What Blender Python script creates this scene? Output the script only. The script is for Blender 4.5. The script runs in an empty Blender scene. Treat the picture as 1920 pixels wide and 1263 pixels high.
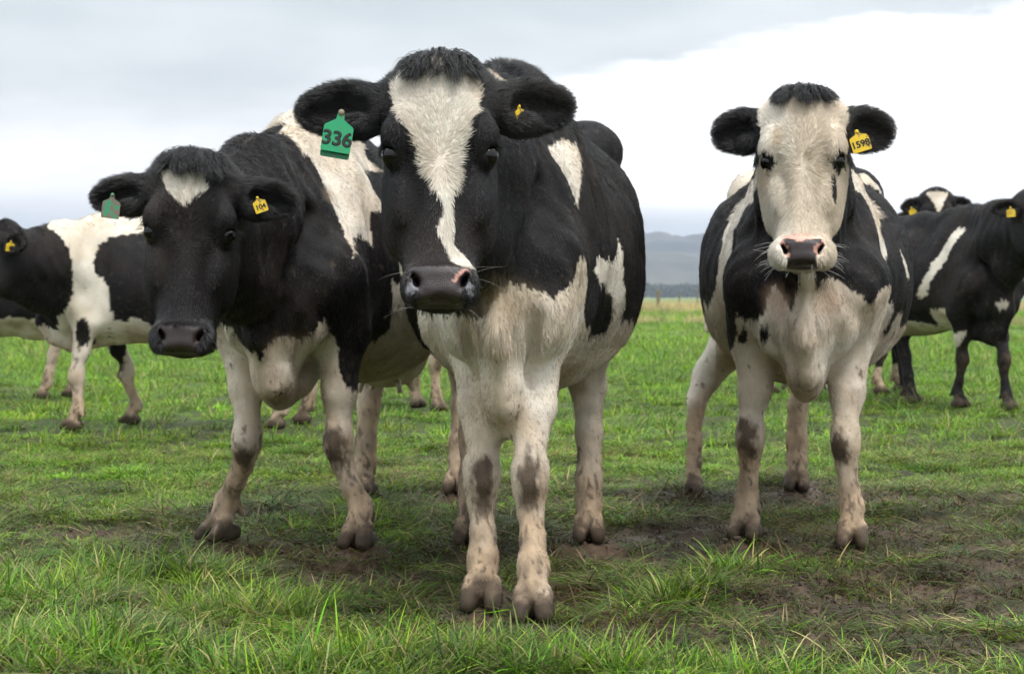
import bpy, math, random, os
import numpy as np
from mathutils import Vector, Matrix

R_ = math.radians
scene = bpy.context.scene

# ------------------------------------------------------------------ camera
cam_d = bpy.data.cameras.new("camera")
cam = bpy.data.objects.new("camera", cam_d)
scene.collection.objects.link(cam)
CAM = (0.0, 0.0, 0.75)
cam.location = CAM
cam.rotation_euler = (R_(90 - 1.25), 0, 0)
cam_d.sensor_width = 36.0
cam_d.lens = 64.0
cam_d.clip_start = 0.05
cam_d.clip_end = 20000
cam_d.dof.use_dof = True
cam_d.dof.focus_distance = 4.2
cam_d.dof.aperture_fstop = 10.0
scene.camera = cam

# ------------------------------------------------------------------ world, sun, exposure
SUN_EL, SUN_ROT = R_(60), R_(152)
def build_world():
    w = bpy.data.worlds.new("World"); scene.world = w; w.use_nodes = True
    nt = w.node_tree; N = nt.nodes; L = nt.links
    for n in list(N): N.remove(n)
    def math_(op, a, b=None, c=None, clamp=False):
        n = N.new("ShaderNodeMath"); n.operation = op; n.use_clamp = clamp
        for i, v in enumerate((a, b, c)):
            if v is None: continue
            if isinstance(v, (int, float)): n.inputs[i].default_value = v
            else: L.new(v, n.inputs[i])
        return n.outputs[0]
    def ramp(v, a, b):
        n = N.new("ShaderNodeMapRange"); n.interpolation_type = 'SMOOTHSTEP'
        L.new(v, n.inputs[0]); n.inputs[1].default_value = a; n.inputs[2].default_value = b
        return n.outputs[0]
    def mixc(f, a, b):
        n = N.new("ShaderNodeMix"); n.data_type = 'RGBA'
        if isinstance(f, (int, float)): n.inputs[0].default_value = f
        else: L.new(f, n.inputs[0])
        for k, v in ((6, a), (7, b)):
            if isinstance(v, tuple): n.inputs[k].default_value = (*v, 1)
            else: L.new(v, n.inputs[k])
        return n.outputs[2]
    tc = N.new("ShaderNodeTexCoord")
    nrm = N.new("ShaderNodeVectorMath"); nrm.operation = 'NORMALIZE'; L.new(tc.outputs['Generated'], nrm.inputs[0])
    sep = N.new("ShaderNodeSeparateXYZ"); L.new(nrm.outputs[0], sep.inputs[0])
    az = math_('ARCTAN2', sep.outputs[0], sep.outputs[1])
    el = math_('ARCSINE', sep.outputs[2])
    def noise(sx, sz, scale, detail, rough, off, lac=2.0):
        cv = N.new("ShaderNodeCombineXYZ")
        L.new(math_('MULTIPLY', az, sx), cv.inputs[0]); L.new(math_('MULTIPLY', el, sz), cv.inputs[1])
        cv.inputs[2].default_value = off
        n = N.new("ShaderNodeTexNoise"); n.noise_dimensions = '3D'
        n.inputs['Scale'].default_value = scale; n.inputs['Detail'].default_value = detail
        n.inputs['Roughness'].default_value = rough
        L.new(cv.outputs[0], n.inputs['Vector'])
        return n.outputs[0]
    n_big = noise(5.0, 16.0, 1.0, 5, 0.5, 3.1)
    n_mid = noise(7.0, 26.0, 1.0, 3, 0.42, 7.7)
    n_fine = noise(18.0, 60.0, 1.0, 6, 0.6, 1.3)
    # grey stratus deck with a torn lower edge; under it a bright white bank, breaks of pale blue near the horizon
    edge = math_('ADD', math_('MULTIPLY', math_('SINE', math_('MULTIPLY_ADD', az, 6.0, -0.08)), 0.030), 0.113)
    edge = math_('ADD', edge, math_('MULTIPLY', math_('SUBTRACT', n_big, 0.5), 0.03))
    e2 = math_('SUBTRACT', el, edge)
    e2 = math_('ADD', e2, math_('MULTIPLY', math_('SUBTRACT', n_fine, 0.5), 0.028))
    soft = ramp(az, 0.10, -0.06)                  # the deck's edge is crisp to the east, frayed to the west
    f_crisp = ramp(e2, -0.003, 0.010)
    f_soft = ramp(e2, -0.030, 0.045)
    fm = N.new("ShaderNodeMix"); fm.data_type = 'FLOAT'
    L.new(soft, fm.inputs[0]); L.new(f_crisp, fm.inputs[2]); L.new(f_soft, fm.inputs[3])
    deck = fm.outputs[0]
    deck_col = mixc(ramp(n_mid, 0.22, 0.80), (0.36, 0.40, 0.42), (0.50, 0.53, 0.545))
    low_col = mixc(ramp(n_mid, 0.22, 0.66), (0.69, 0.70, 0.71), (0.82, 0.82, 0.82))
    east = ramp(math_('ADD', az, math_('MULTIPLY', math_('SUBTRACT', n_big, 0.5), 0.3)), -0.02, 0.09)
    low_col = mixc(east, low_col, mixc(ramp(n_fine, 0.30, 0.55), (0.86, 0.87, 0.88), (1.02, 1.02, 1.02)))
    # pale blue-grey strip close to the horizon
    strip = math_('MULTIPLY', ramp(math_('ADD', el, math_('MULTIPLY', math_('SUBTRACT', n_big, 0.5), 0.03)), 0.060, 0.038), 0.85)
    sky = N.new("ShaderNodeTexSky"); sky.sky_type = 'NISHITA'; sky.sun_disc = False
    sky.sun_elevation = SUN_EL; sky.sun_rotation = SUN_ROT; sky.air_density = 1.0; sky.dust_density = 3.0
    skyb = N.new("ShaderNodeVectorMath"); skyb.operation = 'SCALE'; L.new(sky.outputs[0], skyb.inputs[0]); skyb.inputs[3].default_value = 0.10
    low_col = mixc(strip, low_col, mixc(0.75, skyb.outputs[0], (0.54, 0.60, 0.64)))
    col = mixc(deck, low_col, deck_col)
    # overcast: brighter towards the zenith (1 + 2 sin e)
    lum = math_('MULTIPLY_ADD', math_('MAXIMUM', sep.outputs[2], 0.0), 2.2, 0.86)
    below = ramp(sep.outputs[2], -0.02, 0.0)
    sc = N.new("ShaderNodeVectorMath"); sc.operation = 'SCALE'; L.new(col, sc.inputs[0]); L.new(lum, sc.inputs[3])
    out = mixc(below, (0.12, 0.14, 0.08), sc.outputs[0])
    bg = N.new("ShaderNodeBackground"); L.new(out, bg.inputs[0]); bg.inputs[1].default_value = 1.0
    wo = N.new("ShaderNodeOutputWorld"); L.new(bg.outputs[0], wo.inputs[0])
build_world()
sun_d = bpy.data.lights.new("sun", 'SUN'); sun_d.energy = 1.5; sun_d.angle = R_(14); sun_d.color = (1.0, 0.96, 0.9)
sun = bpy.data.objects.new("sun", sun_d); scene.collection.objects.link(sun)
def sun_dir(el, rot):   # direction towards the sun; rotation as the Sky Texture counts it (0 = +Y, clockwise)
    return Vector((math.sin(rot) * math.cos(el), math.cos(rot) * math.cos(el), math.sin(el)))
sun.rotation_euler = sun_dir(SUN_EL, SUN_ROT).to_track_quat('Z', 'Y').to_euler()
scene.view_settings.view_transform = 'Standard'
scene.view_settings.look = 'None'
scene.view_settings.exposure = 0.66
scene.view_settings.gamma = 1.0
scene.view_settings.use_curve_mapping = False
scene.render.engine = 'CYCLES'
scene.cycles.use_denoising = True
scene.cycles.max_bounces = 6
scene.cycles.diffuse_bounces = 2
scene.cycles.transparent_max_bounces = 6
scene.cycles.use_adaptive_sampling = True
scene.cycles.adaptive_threshold = 0.03

# ------------------------------------------------------------------ helpers
rng = np.random.default_rng(7)
def tag(o, label=None, cat=None, group=None, kind=None):
    if label: o["label"] = label
    if cat: o["category"] = cat
    if group: o["group"] = group
    if kind: o["kind"] = kind
    return o
def link(o, parent=None):
    scene.collection.objects.link(o)
    if parent: o.parent = parent
    return o
def mesh_obj(name, verts, faces, mat=None, parent=None, smooth=False):
    me = bpy.data.meshes.new(name)
    if isinstance(faces, np.ndarray):
        v = np.asarray(verts, np.float32); f = np.asarray(faces, np.int32); k = f.shape[1]
        me.vertices.add(len(v)); me.vertices.foreach_set("co", v.ravel())
        me.loops.add(f.size); me.loops.foreach_set("vertex_index", f.ravel())
        me.polygons.add(len(f)); me.polygons.foreach_set("loop_start", np.arange(0, f.size, k, dtype=np.int32))
        me.update(calc_edges=True)
    else:
        me.from_pydata([tuple(q) for q in verts], [], [tuple(q) for q in faces]); me.update()
    if smooth: me.polygons.foreach_set("use_smooth", np.ones(len(me.polygons), bool))
    if mat: me.materials.append(mat)
    return link(bpy.data.objects.new(name, me), parent)
_NT = np.random.default_rng(99).random(64 ** 3).astype(np.float32)
def vnoise(p, scale=1.0, seed=0):
    """trilinear value noise, 0..1"""
    p = np.asarray(p, np.float32) * np.float32(scale) + np.float32((seed * 7.31) % 61)
    i = np.floor(p); f = p - i; i = i.astype(np.int32); u = f * f * (3 - 2 * f)
    x0, y0, z0 = (i[..., k] & 63 for k in range(3)); x1, y1, z1 = (x0 + 1) & 63, (y0 + 1) & 63, (z0 + 1) & 63
    ux, uy, uz = u[..., 0], u[..., 1], u[..., 2]
    def row(x, y):
        b = x * 4096 + y * 64; a = _NT[b + z0]; return a + (_NT[b + z1] - a) * uz
    a = row(x0, y0); a = a + (row(x0, y1) - a) * uy
    b = row(x1, y0); b = b + (row(x1, y1) - b) * uy
    return a + (b - a) * ux
def fbm(p, scale=1.0, seed=0, oct=3):
    a, s, r, t = 1.0, scale, 0, 0
    for k in range(oct):
        r = r + a * vnoise(p, s, seed + 17 * k); t += a; a *= 0.5; s *= 2.03
    return r / t
def sstep(x, a, b):
    t = np.clip((x - a) / (b - a), 0, 1); return t * t * (3 - 2 * t)
def in_poly(x, y, poly):
    poly = np.asarray(poly, float); c = np.zeros(x.shape, bool); n = len(poly); j = n - 1
    for i in range(n):
        xi, yi = poly[i]; xj, yj = poly[j]
        if yi != yj:
            c ^= ((yi > y) != (yj > y)) & (x < (xj - xi) * (y - yi) / (yj - yi) + xi)
        j = i
    return c

class NT:
    """small node-tree helper"""
    def __init__(s, name):
        s.m = bpy.data.materials.new(name); s.m.use_nodes = True
        s.N = s.m.node_tree.nodes; s.L = s.m.node_tree.links
        s.b = s.N["Principled BSDF"]; s.o = s.N["Material Output"]
    def n(s, t, **k):
        q = s.N.new(t)
        for a, v in k.items(): setattr(q, a, v)
        return q
    def l(s, a, b): s.L.new(a, b)
    def attr(s, name):
        q = s.n("ShaderNodeAttribute"); q.attribute_name = name; return q
    def noise(s, vec, scale, detail=3, rough=0.5):
        q = s.n("ShaderNodeTexNoise"); q.inputs['Scale'].default_value = scale
        q.inputs['Detail'].default_value = detail; q.inputs['Roughness'].default_value = rough
        if vec is not None: s.l(vec, q.inputs['Vector'])
        return q
    def mix(s, f, a, b, blend='MIX'):
        q = s.n("ShaderNodeMix", data_type='RGBA', blend_type=blend)
        for k, v in ((0, f), (6, a), (7, b)):
            if isinstance(v, (int, float)): q.inputs[k].default_value = v
            elif isinstance(v, tuple): q.inputs[k].default_value = (*v, 1)
            else: s.l(v, q.inputs[k])
        return q.outputs[2]
    def rng(s, v, a, b, c=0.0, d=1.0):
        q = s.n("ShaderNodeMapRange"); s.l(v, q.inputs[0])
        for k, x in zip((1, 2, 3, 4), (a, b, c, d)): q.inputs[k].default_value = x
        return q.outputs[0]
    def bump(s, h, strength, dist):
        q = s.n("ShaderNodeBump"); q.inputs['Strength'].default_value = strength; q.inputs['Distance'].default_value = dist
        s.l(h, q.inputs['Height']); s.l(q.outputs[0], s.b.inputs['Normal'])
def plain(name, col, rough=0.6, spec=0.5):
    t = NT(name); t.b.inputs['Base Color'].default_value = (*col, 1)
    t.b.inputs['Roughness'].default_value = rough; t.b.inputs['Specular IOR Level'].default_value = spec
    g = t.n("ShaderNodeTexCoord"); nz = t.noise(g.outputs['Object'], 60, 3)
    t.l(t.mix(t.rng(nz.outputs[0], 0.3, 0.7), tuple(c * 0.85 for c in col), tuple(min(1, c * 1.1) for c in col)), t.b.inputs['Base Color'])
    return t.m

# ------------------------------------------------------------------ ground
MUD_BLOBS = [(-.47, 5.12, .36, .24), (-.02, 4.58, .34, .26), (.26, 5.42, .34, .26), (-.16, 5.58, .26, .22), (1.02, 4.45, .36, .20), (.78, 4.08, .34, .13),
             (1.30, 4.95, .40, .26), (.74, 5.72, .26, .30), (1.05, 5.45, .26, .24), (-.90, 5.55, .16, .14), (-.46, 5.36, .20, .16), (-1.38, 4.02, .26, .12),
             (1.65, 5.65, .5, .28), (.52, 4.95, .28, .22), (1.12, 7.0, .30, .24), (.66, 6.85, .24, .22), (-.2, 6.85, .22, .2), (-1.35, 5.9, .22, .18), (-.98, 6.4, .3, .14), (1.75, 6.9, .4, .2), (.35, 4.25, .2, .12), (1.55, 4.2, .3, .12)]
MUD_BLOBS += [(.45, 4.05, .22, .10), (1.02, 3.95, .25, .10), (.70, 4.62, .25, .16), (1.45, 4.55, .25, .18), (.22, 4.95, .26, .18), (.55, 5.45, .2, .2), (1.5, 5.2, .3, .2), (1.35, 6.1, .35, .22), (-.25, 4.85, .2, .12), (.3, 5.9, .3, .15)]
HOOVES = [(-.070, 4.35), (.049, 4.21), (-.125, 5.52), (.235, 5.56), (-.885, 5.58), (-.455, 5.42), (-.56, 6.86), (-.205, 6.9), (.725, 5.62), (1.015, 5.42), (.675, 6.86), (1.10, 7.02),
          (-2.45, 10.2), (-2.22, 10.67), (-1.32, 10.3), (-1.22, 10.7), (3.02, 12.3), (3.27, 12.0), (2.81, 12.8), (2.95, 13.6)]
LUSH_BLOBS = [(-.15, 3.84, .28, .12), (-.62, 4.45, .22, .22), (-.98, 3.85, .50, .25), (-.35, 3.72, .40, .15), (.42, 4.62, .17, .14), (.16, 3.78, .28, .14), (.55, 3.72, .28, .12), (-1.25, 4.6, .3, .2), (.62, 5.1, .14, .10), (1.15, 3.75, .2, .1), (-.95, 5.0, .25, .2)]
def blobs(x, y, L):
    m = np.zeros_like(x)
    for cx, cy, rx, ry in L:
        m = np.maximum(m, np.exp(-(((x - cx) / rx) ** 2 + ((y - cy) / ry) ** 2) ** 1.0))
    return m
def p3(x, y, z=0.0): return np.stack([x, y, np.full_like(x, z)], -1)
def mud_map(x, y):
    n = fbm(p3(x, y), 3.1, 61, 4); n2 = fbm(p3(x, y, 5.), 11, 62, 3)
    near = sstep(y, 11, 6.5)
    b = blobs(x, y, MUD_BLOBS)
    side = .16 * sstep(x, -.3, .8)
    v = b * .95 + (n - .5) * 1.5 * (.35 + .65 * near) + (n2 - .5) * .8 + side * near - .07
    lush = blobs(x, y, LUSH_BLOBS)
    return sstep(v - lush * .9, .22, .48) * sstep(y, 16, 8)
def tread_map(x, y):
    n = fbm(p3(x, y, 2.), 1.7, 63, 3)
    near = sstep(y, 8.5, 5.5) * sstep(y, 3.0, 4.0)
    return np.clip(.16 + near * (.40 + .36 * sstep(x, -.4, .6)) + (n - .5) * 1.3 * sstep(y, 14, 8) + .6 * blobs(x, y, MUD_BLOBS) - .8 * blobs(x, y, LUSH_BLOBS), 0, .95)
def height(x, y):
    m = mud_map(x, y)
    near = sstep(y, 45, 12)
    h = (fbm(p3(x, y, 1.), 1.9, 64, 3) - .5) * .085 * near + (fbm(p3(x, y, 3.), 5.5, 65, 3) - .5) * .070 * near
    rough = (fbm(p3(x, y, 4.), 22, 66, 3) - .5) * .060 + (fbm(p3(x, y, 4.), 60, 70, 2) - .5) * .024 + (np.abs(fbm(p3(x, y, 6.), 13, 67, 2) - .5)) * -.05
    far = (fbm(p3(x, y, 8.), .05, 68, 2) - .5) * .8 * sstep(y, 25, 90) * sstep(y, 400, 150)
    h = h - .022 + m * (rough - .008) + far * .15
    for fx, fy in HOOVES:                              # trodden, slightly pushed-up soil round each hoof
        rr = np.hypot(x - fx, y - fy + .02) + (fbm(p3(x, y, 2.), 9, 75, 2) - .5) * .12; a = sstep(rr, .14, .05)
        h = h * (1 - a) + a * (.004 + (fbm(p3(x, y, 7.), 30, 69, 2) - .5) * .040)
    return h
def graded(lo, a, b, hi, h, g):
    c = list(np.arange(a, b, h)); x, s = b, h
    while x < hi: c.append(x); s *= g; x += s
    c.append(hi); x, s = a - h, h; pre = []
    while x > lo: pre.append(x); s *= g; x -= s
    pre.append(lo)
    return np.array(pre[::-1] + c)
def build_ground():
    xs = graded(-6000, -2.4, 2.4, 6000, .017, 1.12); ys = graded(-400, 3.1, 7.6, 7000, .018, 1.07)
    X, Y = np.meshgrid(xs, ys, indexing='ij'); Z = height(X, Y)
    far = np.maximum(np.abs(X) - 60, Y - 200) > 0; Z[far] = 0
    Z[(np.hypot(X, Y) > 1500)] = 0
    V = np.stack([X, Y, Z], -1).reshape(-1, 3); ny = len(ys); i, j = np.meshgrid(np.arange(len(xs) - 1), np.arange(ny - 1), indexing='ij'); a = (i * ny + j).ravel()
    Q = np.stack([a, a + ny, a + ny + 1, a + 1], 1)
    t = NT("pasture_soil"); at = t.attr("mud"); g = t.n("ShaderNodeTexCoord"); sp = t.n("ShaderNodeSeparateXYZ"); t.l(g.outputs['Object'], sp.inputs[0])
    n1 = t.noise(g.outputs['Object'], 35, 6, .62); n2 = t.noise(g.outputs['Object'], 6, 4); n3 = t.noise(g.outputs['Object'], 140, 4, .6)
    mud = t.mix(t.rng(n1.outputs[0], .35, .68), (.050, .031, .019), (.135, .089, .056))
    mud = t.mix(t.rng(n3.outputs[0], .62, .72), mud, (.13, .095, .07))
    turf = t.mix(t.rng(n1.outputs[0], .3, .7), (.022, .022, .009), (.060, .060, .020))
    # farther off the sward is closed: green with straw-coloured strips
    mp = t.n("ShaderNodeMapping"); mp.inputs['Scale'].default_value = (.02, .10, 1); t.l(g.outputs['Object'], mp.inputs[0])
    n4 = t.noise(mp.outputs[0], 2.2, 4, .55)
    green = t.mix(t.rng(n2.outputs[0], .3, .7), (.085, .150, .022), (.140, .225, .035))
    straw = t.mix(t.rng(n4.outputs[0], .50, .62), green, (.30, .235, .11))
    green = t.mix(t.rng(sp.outputs[1], 34, 46), green, straw)
    base = t.mix(t.rng(sp.outputs[1], 9, 24), turf, green)
    t.l(t.mix(at.outputs['Fac'], base, mud), t.b.inputs['Base Color'])
    wet = t.noise(g.outputs['Object'], 9, 3)
    rr = t.rng(wet.outputs[0], .45, .68, .9, .42)
    mr = t.n("ShaderNodeMix", data_type='FLOAT'); t.l(at.outputs['Fac'], mr.inputs[0]); mr.inputs[2].default_value = .9; t.l(rr, mr.inputs[3])
    t.l(mr.outputs[0], t.b.inputs['Roughness']); t.b.inputs['Specular IOR Level'].default_value = .4
    t.bump(t.mix(.5, n1.outputs[0], n3.outputs[0]), .8, .012)
    o = mesh_obj("ground", V, Q, t.m, None, True)
    m = mud_map(V[:, 0], V[:, 1]); a = o.data.attributes.new("mud", 'FLOAT', 'POINT'); a.data.foreach_set("value", m.astype(np.float32))
    tag(o, kind="structure")
build_ground()

# ------------------------------------------------------------------ grass: blades gathered into small tufts, tufts scattered by geometry nodes
def blade_mesh(name, n, rad, length, width, lean, curl, cols, seed, flat=0.0, droop=.0):
    r = np.random.default_rng(seed); V, F, C = [], [], []
    for b in range(n):
        a = r.uniform(0, 2 * math.pi); q = rad * math.sqrt(r.random()); p = np.array([q * math.cos(a), q * math.sin(a), -.012])
        az = a + r.normal(0, .9) if flat == 0 else r.normal(0, .8) + (math.pi if r.random() < .25 else 0)
        L = r.uniform(*length); w = r.uniform(*width) / 2; th = abs(r.normal(lean, .22)) if flat == 0 else r.uniform(.75, 1.45)
        d = np.array([math.sin(th) * math.cos(az), math.sin(th) * math.sin(az), math.cos(th)])
        sd = np.array([-math.sin(az + r.normal(0, .5)), math.cos(az), r.normal(0, .25)]); sd /= np.linalg.norm(sd)
        cu = r.uniform(.3, 1.3) * curl; out = np.array([math.cos(az), math.sin(az), 0]); base = len(V); segs = 4
        col = np.array(cols[r.choice(len(cols))]) * r.uniform(.75, 1.25)
        for k in range(segs + 1):
            t = k / segs; ww = w * (1 - t ** 1.8) * (.75 + .5 * min(1, t * 3))
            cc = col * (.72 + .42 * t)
            if k == segs: V.append(p.copy()); C.append(cc)
            else: V.append(p - sd * ww); V.append(p + sd * ww); C.append(cc); C.append(cc)
            d = d + (out * .55 - np.array([0, 0, .75])) * cu / segs; d /= np.linalg.norm(d)
            p = p + d * L / segs
            if p[2] < .004 and k > 0: p[2] = .004 + r.uniform(0, .012); d[2] = abs(d[2]) * .3
        for k in range(segs - 1):
            i = base + 2 * k; F.append((i, i + 1, i + 3, i + 2))
        i = base + 2 * (segs - 1); F.append((i, i + 1, i + 2))
    me = bpy.data.meshes.new(name); me.from_pydata([tuple(v) for v in V], [], F); me.update()
    me.polygons.foreach_set("use_smooth", np.ones(len(F), bool))
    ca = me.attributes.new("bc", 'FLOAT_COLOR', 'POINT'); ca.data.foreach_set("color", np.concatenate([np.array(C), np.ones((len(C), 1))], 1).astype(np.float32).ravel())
    return me
def grass_material():
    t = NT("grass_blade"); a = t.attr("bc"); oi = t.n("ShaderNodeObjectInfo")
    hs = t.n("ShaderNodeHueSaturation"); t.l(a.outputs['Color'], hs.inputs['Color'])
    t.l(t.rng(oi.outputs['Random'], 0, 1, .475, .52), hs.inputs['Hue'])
    w = t.n("ShaderNodeTexWhiteNoise", noise_dimensions='1D'); t.l(oi.outputs['Random'], w.inputs['W'])
    t.l(t.rng(w.outputs['Value'], 0, 1, .48, 1.40), hs.inputs['Value'])
    t.l(t.rng(w.outputs['Value'], 0, 1, .85, 1.08), hs.inputs['Saturation'])
    pn = t.noise(oi.outputs['Location'], 2.3, 3, .6); pn2 = t.noise(oi.outputs['Location'], .9, 2)      # sward varies from patch to patch
    pc = t.mix(t.rng(pn.outputs[0], .32, .70), (.64, .64, .60), (1.32, 1.38, 1.08)); pc = t.mix(t.rng(pn2.outputs[0], .52, .68), pc, t.mix(.35, pc, (1.35, 1.05, .75)))
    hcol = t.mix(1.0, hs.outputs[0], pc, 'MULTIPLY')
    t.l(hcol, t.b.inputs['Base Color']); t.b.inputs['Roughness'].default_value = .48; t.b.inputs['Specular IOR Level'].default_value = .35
    tr = t.n("ShaderNodeBsdfTranslucent"); t.l(hcol, tr.inputs['Color'])
    mx = t.n("ShaderNodeMixShader"); mx.inputs[0].default_value = .36
    t.l(t.b.outputs[0], mx.inputs[1]); t.l(tr.outputs[0], mx.inputs[2]); t.l(mx.outputs[0], t.o.inputs['Surface'])
    return t.m
M_GRASS = grass_material()
G1, G2, G3 = (.158, .310, .028), (.265, .400, .048), (.095, .195, .024)
OL, BR, ST = (.160, .180, .042), (.160, .118, .058), (.44, .37, .18)
grass_col = bpy.data.collections.new("grass_tufts")
KIND = {}
def add_kind(kind, k, *a, **kw):
    KIND.setdefault(kind, [])
    for i in range(k):
        idx = sum(len(v) for v in KIND.values())
        me = blade_mesh("tuft_%03d" % idx, *a, seed=300 + idx, **kw); me.materials.append(M_GRASS)
        grass_col.objects.link(bpy.data.objects.new("tuft_%03d" % idx, me)); KIND[kind].append(idx)
add_kind('lush', 6, 36, .050, (.07, .16), (.0030, .0054), .50, 1.7, [G1, G1, G2, G3, G3, G1, G2, ST])
add_kind('turf', 6, 40, .065, (.035, .095), (.0024, .0044), .85, 1.4, [G1, G1, G2, G3, OL, G2])
add_kind('trod', 6, 32, .065, (.06, .17), (.0026, .0046), .9, .8, [G3, OL, OL, BR, BR, G1, G3, ST], flat=1.0)
add_kind('dead', 3, 16, .060, (.05, .14), (.0022, .0038), .9, .7, [BR, BR, ST, OL, (.05, .04, .024)], flat=1.0)
add_kind('muck', 5, 30, .075, (.05, .15), (.0026, .0046), .9, .8, [(.100, .072, .036), (.130, .112, .042), (.080, .056, .033), (.115, .125, .038), (.165, .125, .066), G3], flat=1.0)
add_kind('mat', 5, 46, .10, (.05, .12), (.004, .007), .65, 1.2, [G1, G2, G2, G1, G3])
add_kind('straw', 3, 40, .12, (.10, .28), (.004, .007), .35, .7, [(.55, .44, .25), (.50, .40, .21), (.42, .34, .17), (.58, .48, .30)])
def scatter_grass():
    r = np.random.default_rng(77); P, K, S, RZ = [], [], [], []
    def put(n, y0, y1, f, smin, smax, pick):
        # even density over the ground between two distances
        u = r.random(n * 3); a, b = .31, 1.1
        y = np.sqrt(y0 ** 2 + u * (y1 ** 2 - y0 ** 2)); x = (r.random(n * 3) * 2 - 1) * (a * y + b)
        keep = r.random(n * 3) < (a * y + b) / (y * (a + b / y0)); x, y = x[keep][:n], y[keep][:n]
        kinds, sc = pick(x, y)
        ok = kinds >= 0
        P.append(np.stack([x, y, height(x, y)], 1)[ok]); K.append(kinds[ok]); S.append((sc * r.uniform(smin, smax, len(x)))[ok]); RZ.append(r.uniform(0, 2 * math.pi, ok.sum()))
    pk = {k: np.array(v) for k, v in KIND.items()}
    def choose(k, n): return pk[k][r.integers(0, len(pk[k]), n)]
    def near(x, y):
        n = len(x); m = mud_map(x, y); t = tread_map(x, y); lu = blobs(x, y, LUSH_BLOBS)
        ln = fbm(p3(x, y, 9.), 2.6, 81, 3) + lu * .5 - .10 - .06 * sstep(x, 0, 1) * sstep(y, 9, 7)
        k = choose('turf', n); sc = np.ones(n)
        l = ln > .56; k[l] = choose('lush', n)[l]; sc[l] = (.55 + .6 * np.clip((ln - .56) * 3, 0, .8))[l]
        tr = r.random(n) < t; k[tr] = choose('trod', n)[tr]; sc[tr] = 1
        de = r.random(n) < .10 + .25 * m; k[de] = choose('dead', n)[de]; sc[de] = 1
        hol = fbm(p3(x, y, 3.), 5.5, 65, 3)                      # thin in the hollows, full on the tussocks
        mk = (r.random(n) < m * 1.1) | (r.random(n) < .16 * t); k[mk] = choose('muck', n)[mk]; sc[mk] = .9
        foot = np.min([np.hypot(x - a, y - b + .10) for a, b in HOOVES[:12]], 0); k[(foot < .14) & (r.random(n) < .6) & ~mk] = -1
        k[(r.random(n) < m * .42) | (r.random(n) < sstep(hol, .52, .36) * .75 * (1 - lu))] = -1
        return k, sc
    put(19000, 2.6, 9.5, 1, .75, 1.2, near)
    def mid(x, y):
        n = len(x); k = choose('turf', n); sc = 1 + .06 * (y - 9)
        ln = fbm(p3(x, y, 9.), 1.4, 81, 3)
        l = ln > .54; k[l] = choose('lush', n)[l]; sc = np.where(l, sc * .85, sc)
        mt = r.random(n) < .35; k[mt] = choose('mat', n)[mt]
        de = (r.random(n) < .05) & (y < 20); k[de] = choose('dead', n)[de]
        return k, sc
    put(15000, 9.2, 32, 1, .8, 1.2, mid)
    def far(x, y):
        n = len(x); k = choose('mat', n); sc = 1.6 + .02 * (y - 30)
        nz = fbm(p3(x * .35, y * 1.6, 4.), .10, 83, 3)
        s = ((nz > .60) | (np.abs(y - 53 - 2 * np.sin(x * .4)) < 4)) & (r.random(n) < .5) & (y > 38) | (y > 93) & (r.random(n) < .8)
        k[s] = choose('straw', n)[s]; sc = np.where(s, np.where(y > 88, 2.3, 1.4), sc)
        return k, sc
    put(16000, 31, 118, 1, .8, 1.25, far)
    for cx, cy, rx, ry in LUSH_BLOBS[:8]:                  # rank tussocks
        n = int(700 * rx * ry) + 16; a = r.uniform(0, 6.28, n); q = np.sqrt(r.random(n)) * .8; x, y = cx + rx * q * np.cos(a), cy + ry * q * np.sin(a)
        P.append(np.stack([x, y, height(x, y)], 1)); K.append(choose('lush', n)); S.append(r.uniform(.55, .95, n)); RZ.append(r.uniform(0, 6.28, n))
    P, K, S, RZ = (np.concatenate(q) for q in (P, K, S, RZ))
    me = bpy.data.meshes.new("grass"); me.vertices.add(len(P)); me.vertices.foreach_set("co", P.astype(np.float32).ravel())
    for nme, ty, val in (("k", 'INT', K.astype(np.int32)), ("s", 'FLOAT', S.astype(np.float32)), ("rz", 'FLOAT', RZ.astype(np.float32))):
        q = me.attributes.new(nme, ty, 'POINT'); q.data.foreach_set("value", val)
    o = link(bpy.data.objects.new("grass", me)); me.materials.append(M_GRASS)
    tag(o, "long green pasture grass growing in tufts over the muddy paddock", "grass", kind="stuff")
    ng = bpy.data.node_groups.new("scatter_tufts", 'GeometryNodeTree')
    ng.interface.new_socket("Geometry", in_out='INPUT', socket_type='NodeSocketGeometry'); ng.interface.new_socket("Geometry", in_out='OUTPUT', socket_type='NodeSocketGeometry')
    N, L = ng.nodes, ng.links
    gi, go = N.new("NodeGroupInput"), N.new("NodeGroupOutput")
    ip = N.new("GeometryNodeInstanceOnPoints"); ci = N.new("GeometryNodeCollectionInfo")
    ci.inputs['Collection'].default_value = grass_col; ci.inputs['Separate Children'].default_value = True; ci.inputs['Reset Children'].default_value = True
    def at(n, ty):
        q = N.new("GeometryNodeInputNamedAttribute"); q.data_type = ty; q.inputs['Name'].default_value = n; return q.outputs['Attribute']
    cx = N.new("ShaderNodeCombineXYZ"); L.new(at("rz", 'FLOAT'), cx.inputs[2])
    L.new(gi.outputs[0], ip.inputs['Points']); L.new(ci.outputs[0], ip.inputs['Instance']); ip.inputs['Pick Instance'].default_value = True
    L.new(at("k", 'INT'), ip.inputs['Instance Index']); L.new(cx.outputs[0], ip.inputs['Rotation']); L.new(at("s", 'FLOAT'), ip.inputs['Scale'])
    L.new(ip.outputs[0], go.inputs[0])
    md = o.modifiers.new("scatter", 'NODES'); md.node_group = ng
scatter_grass()

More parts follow.
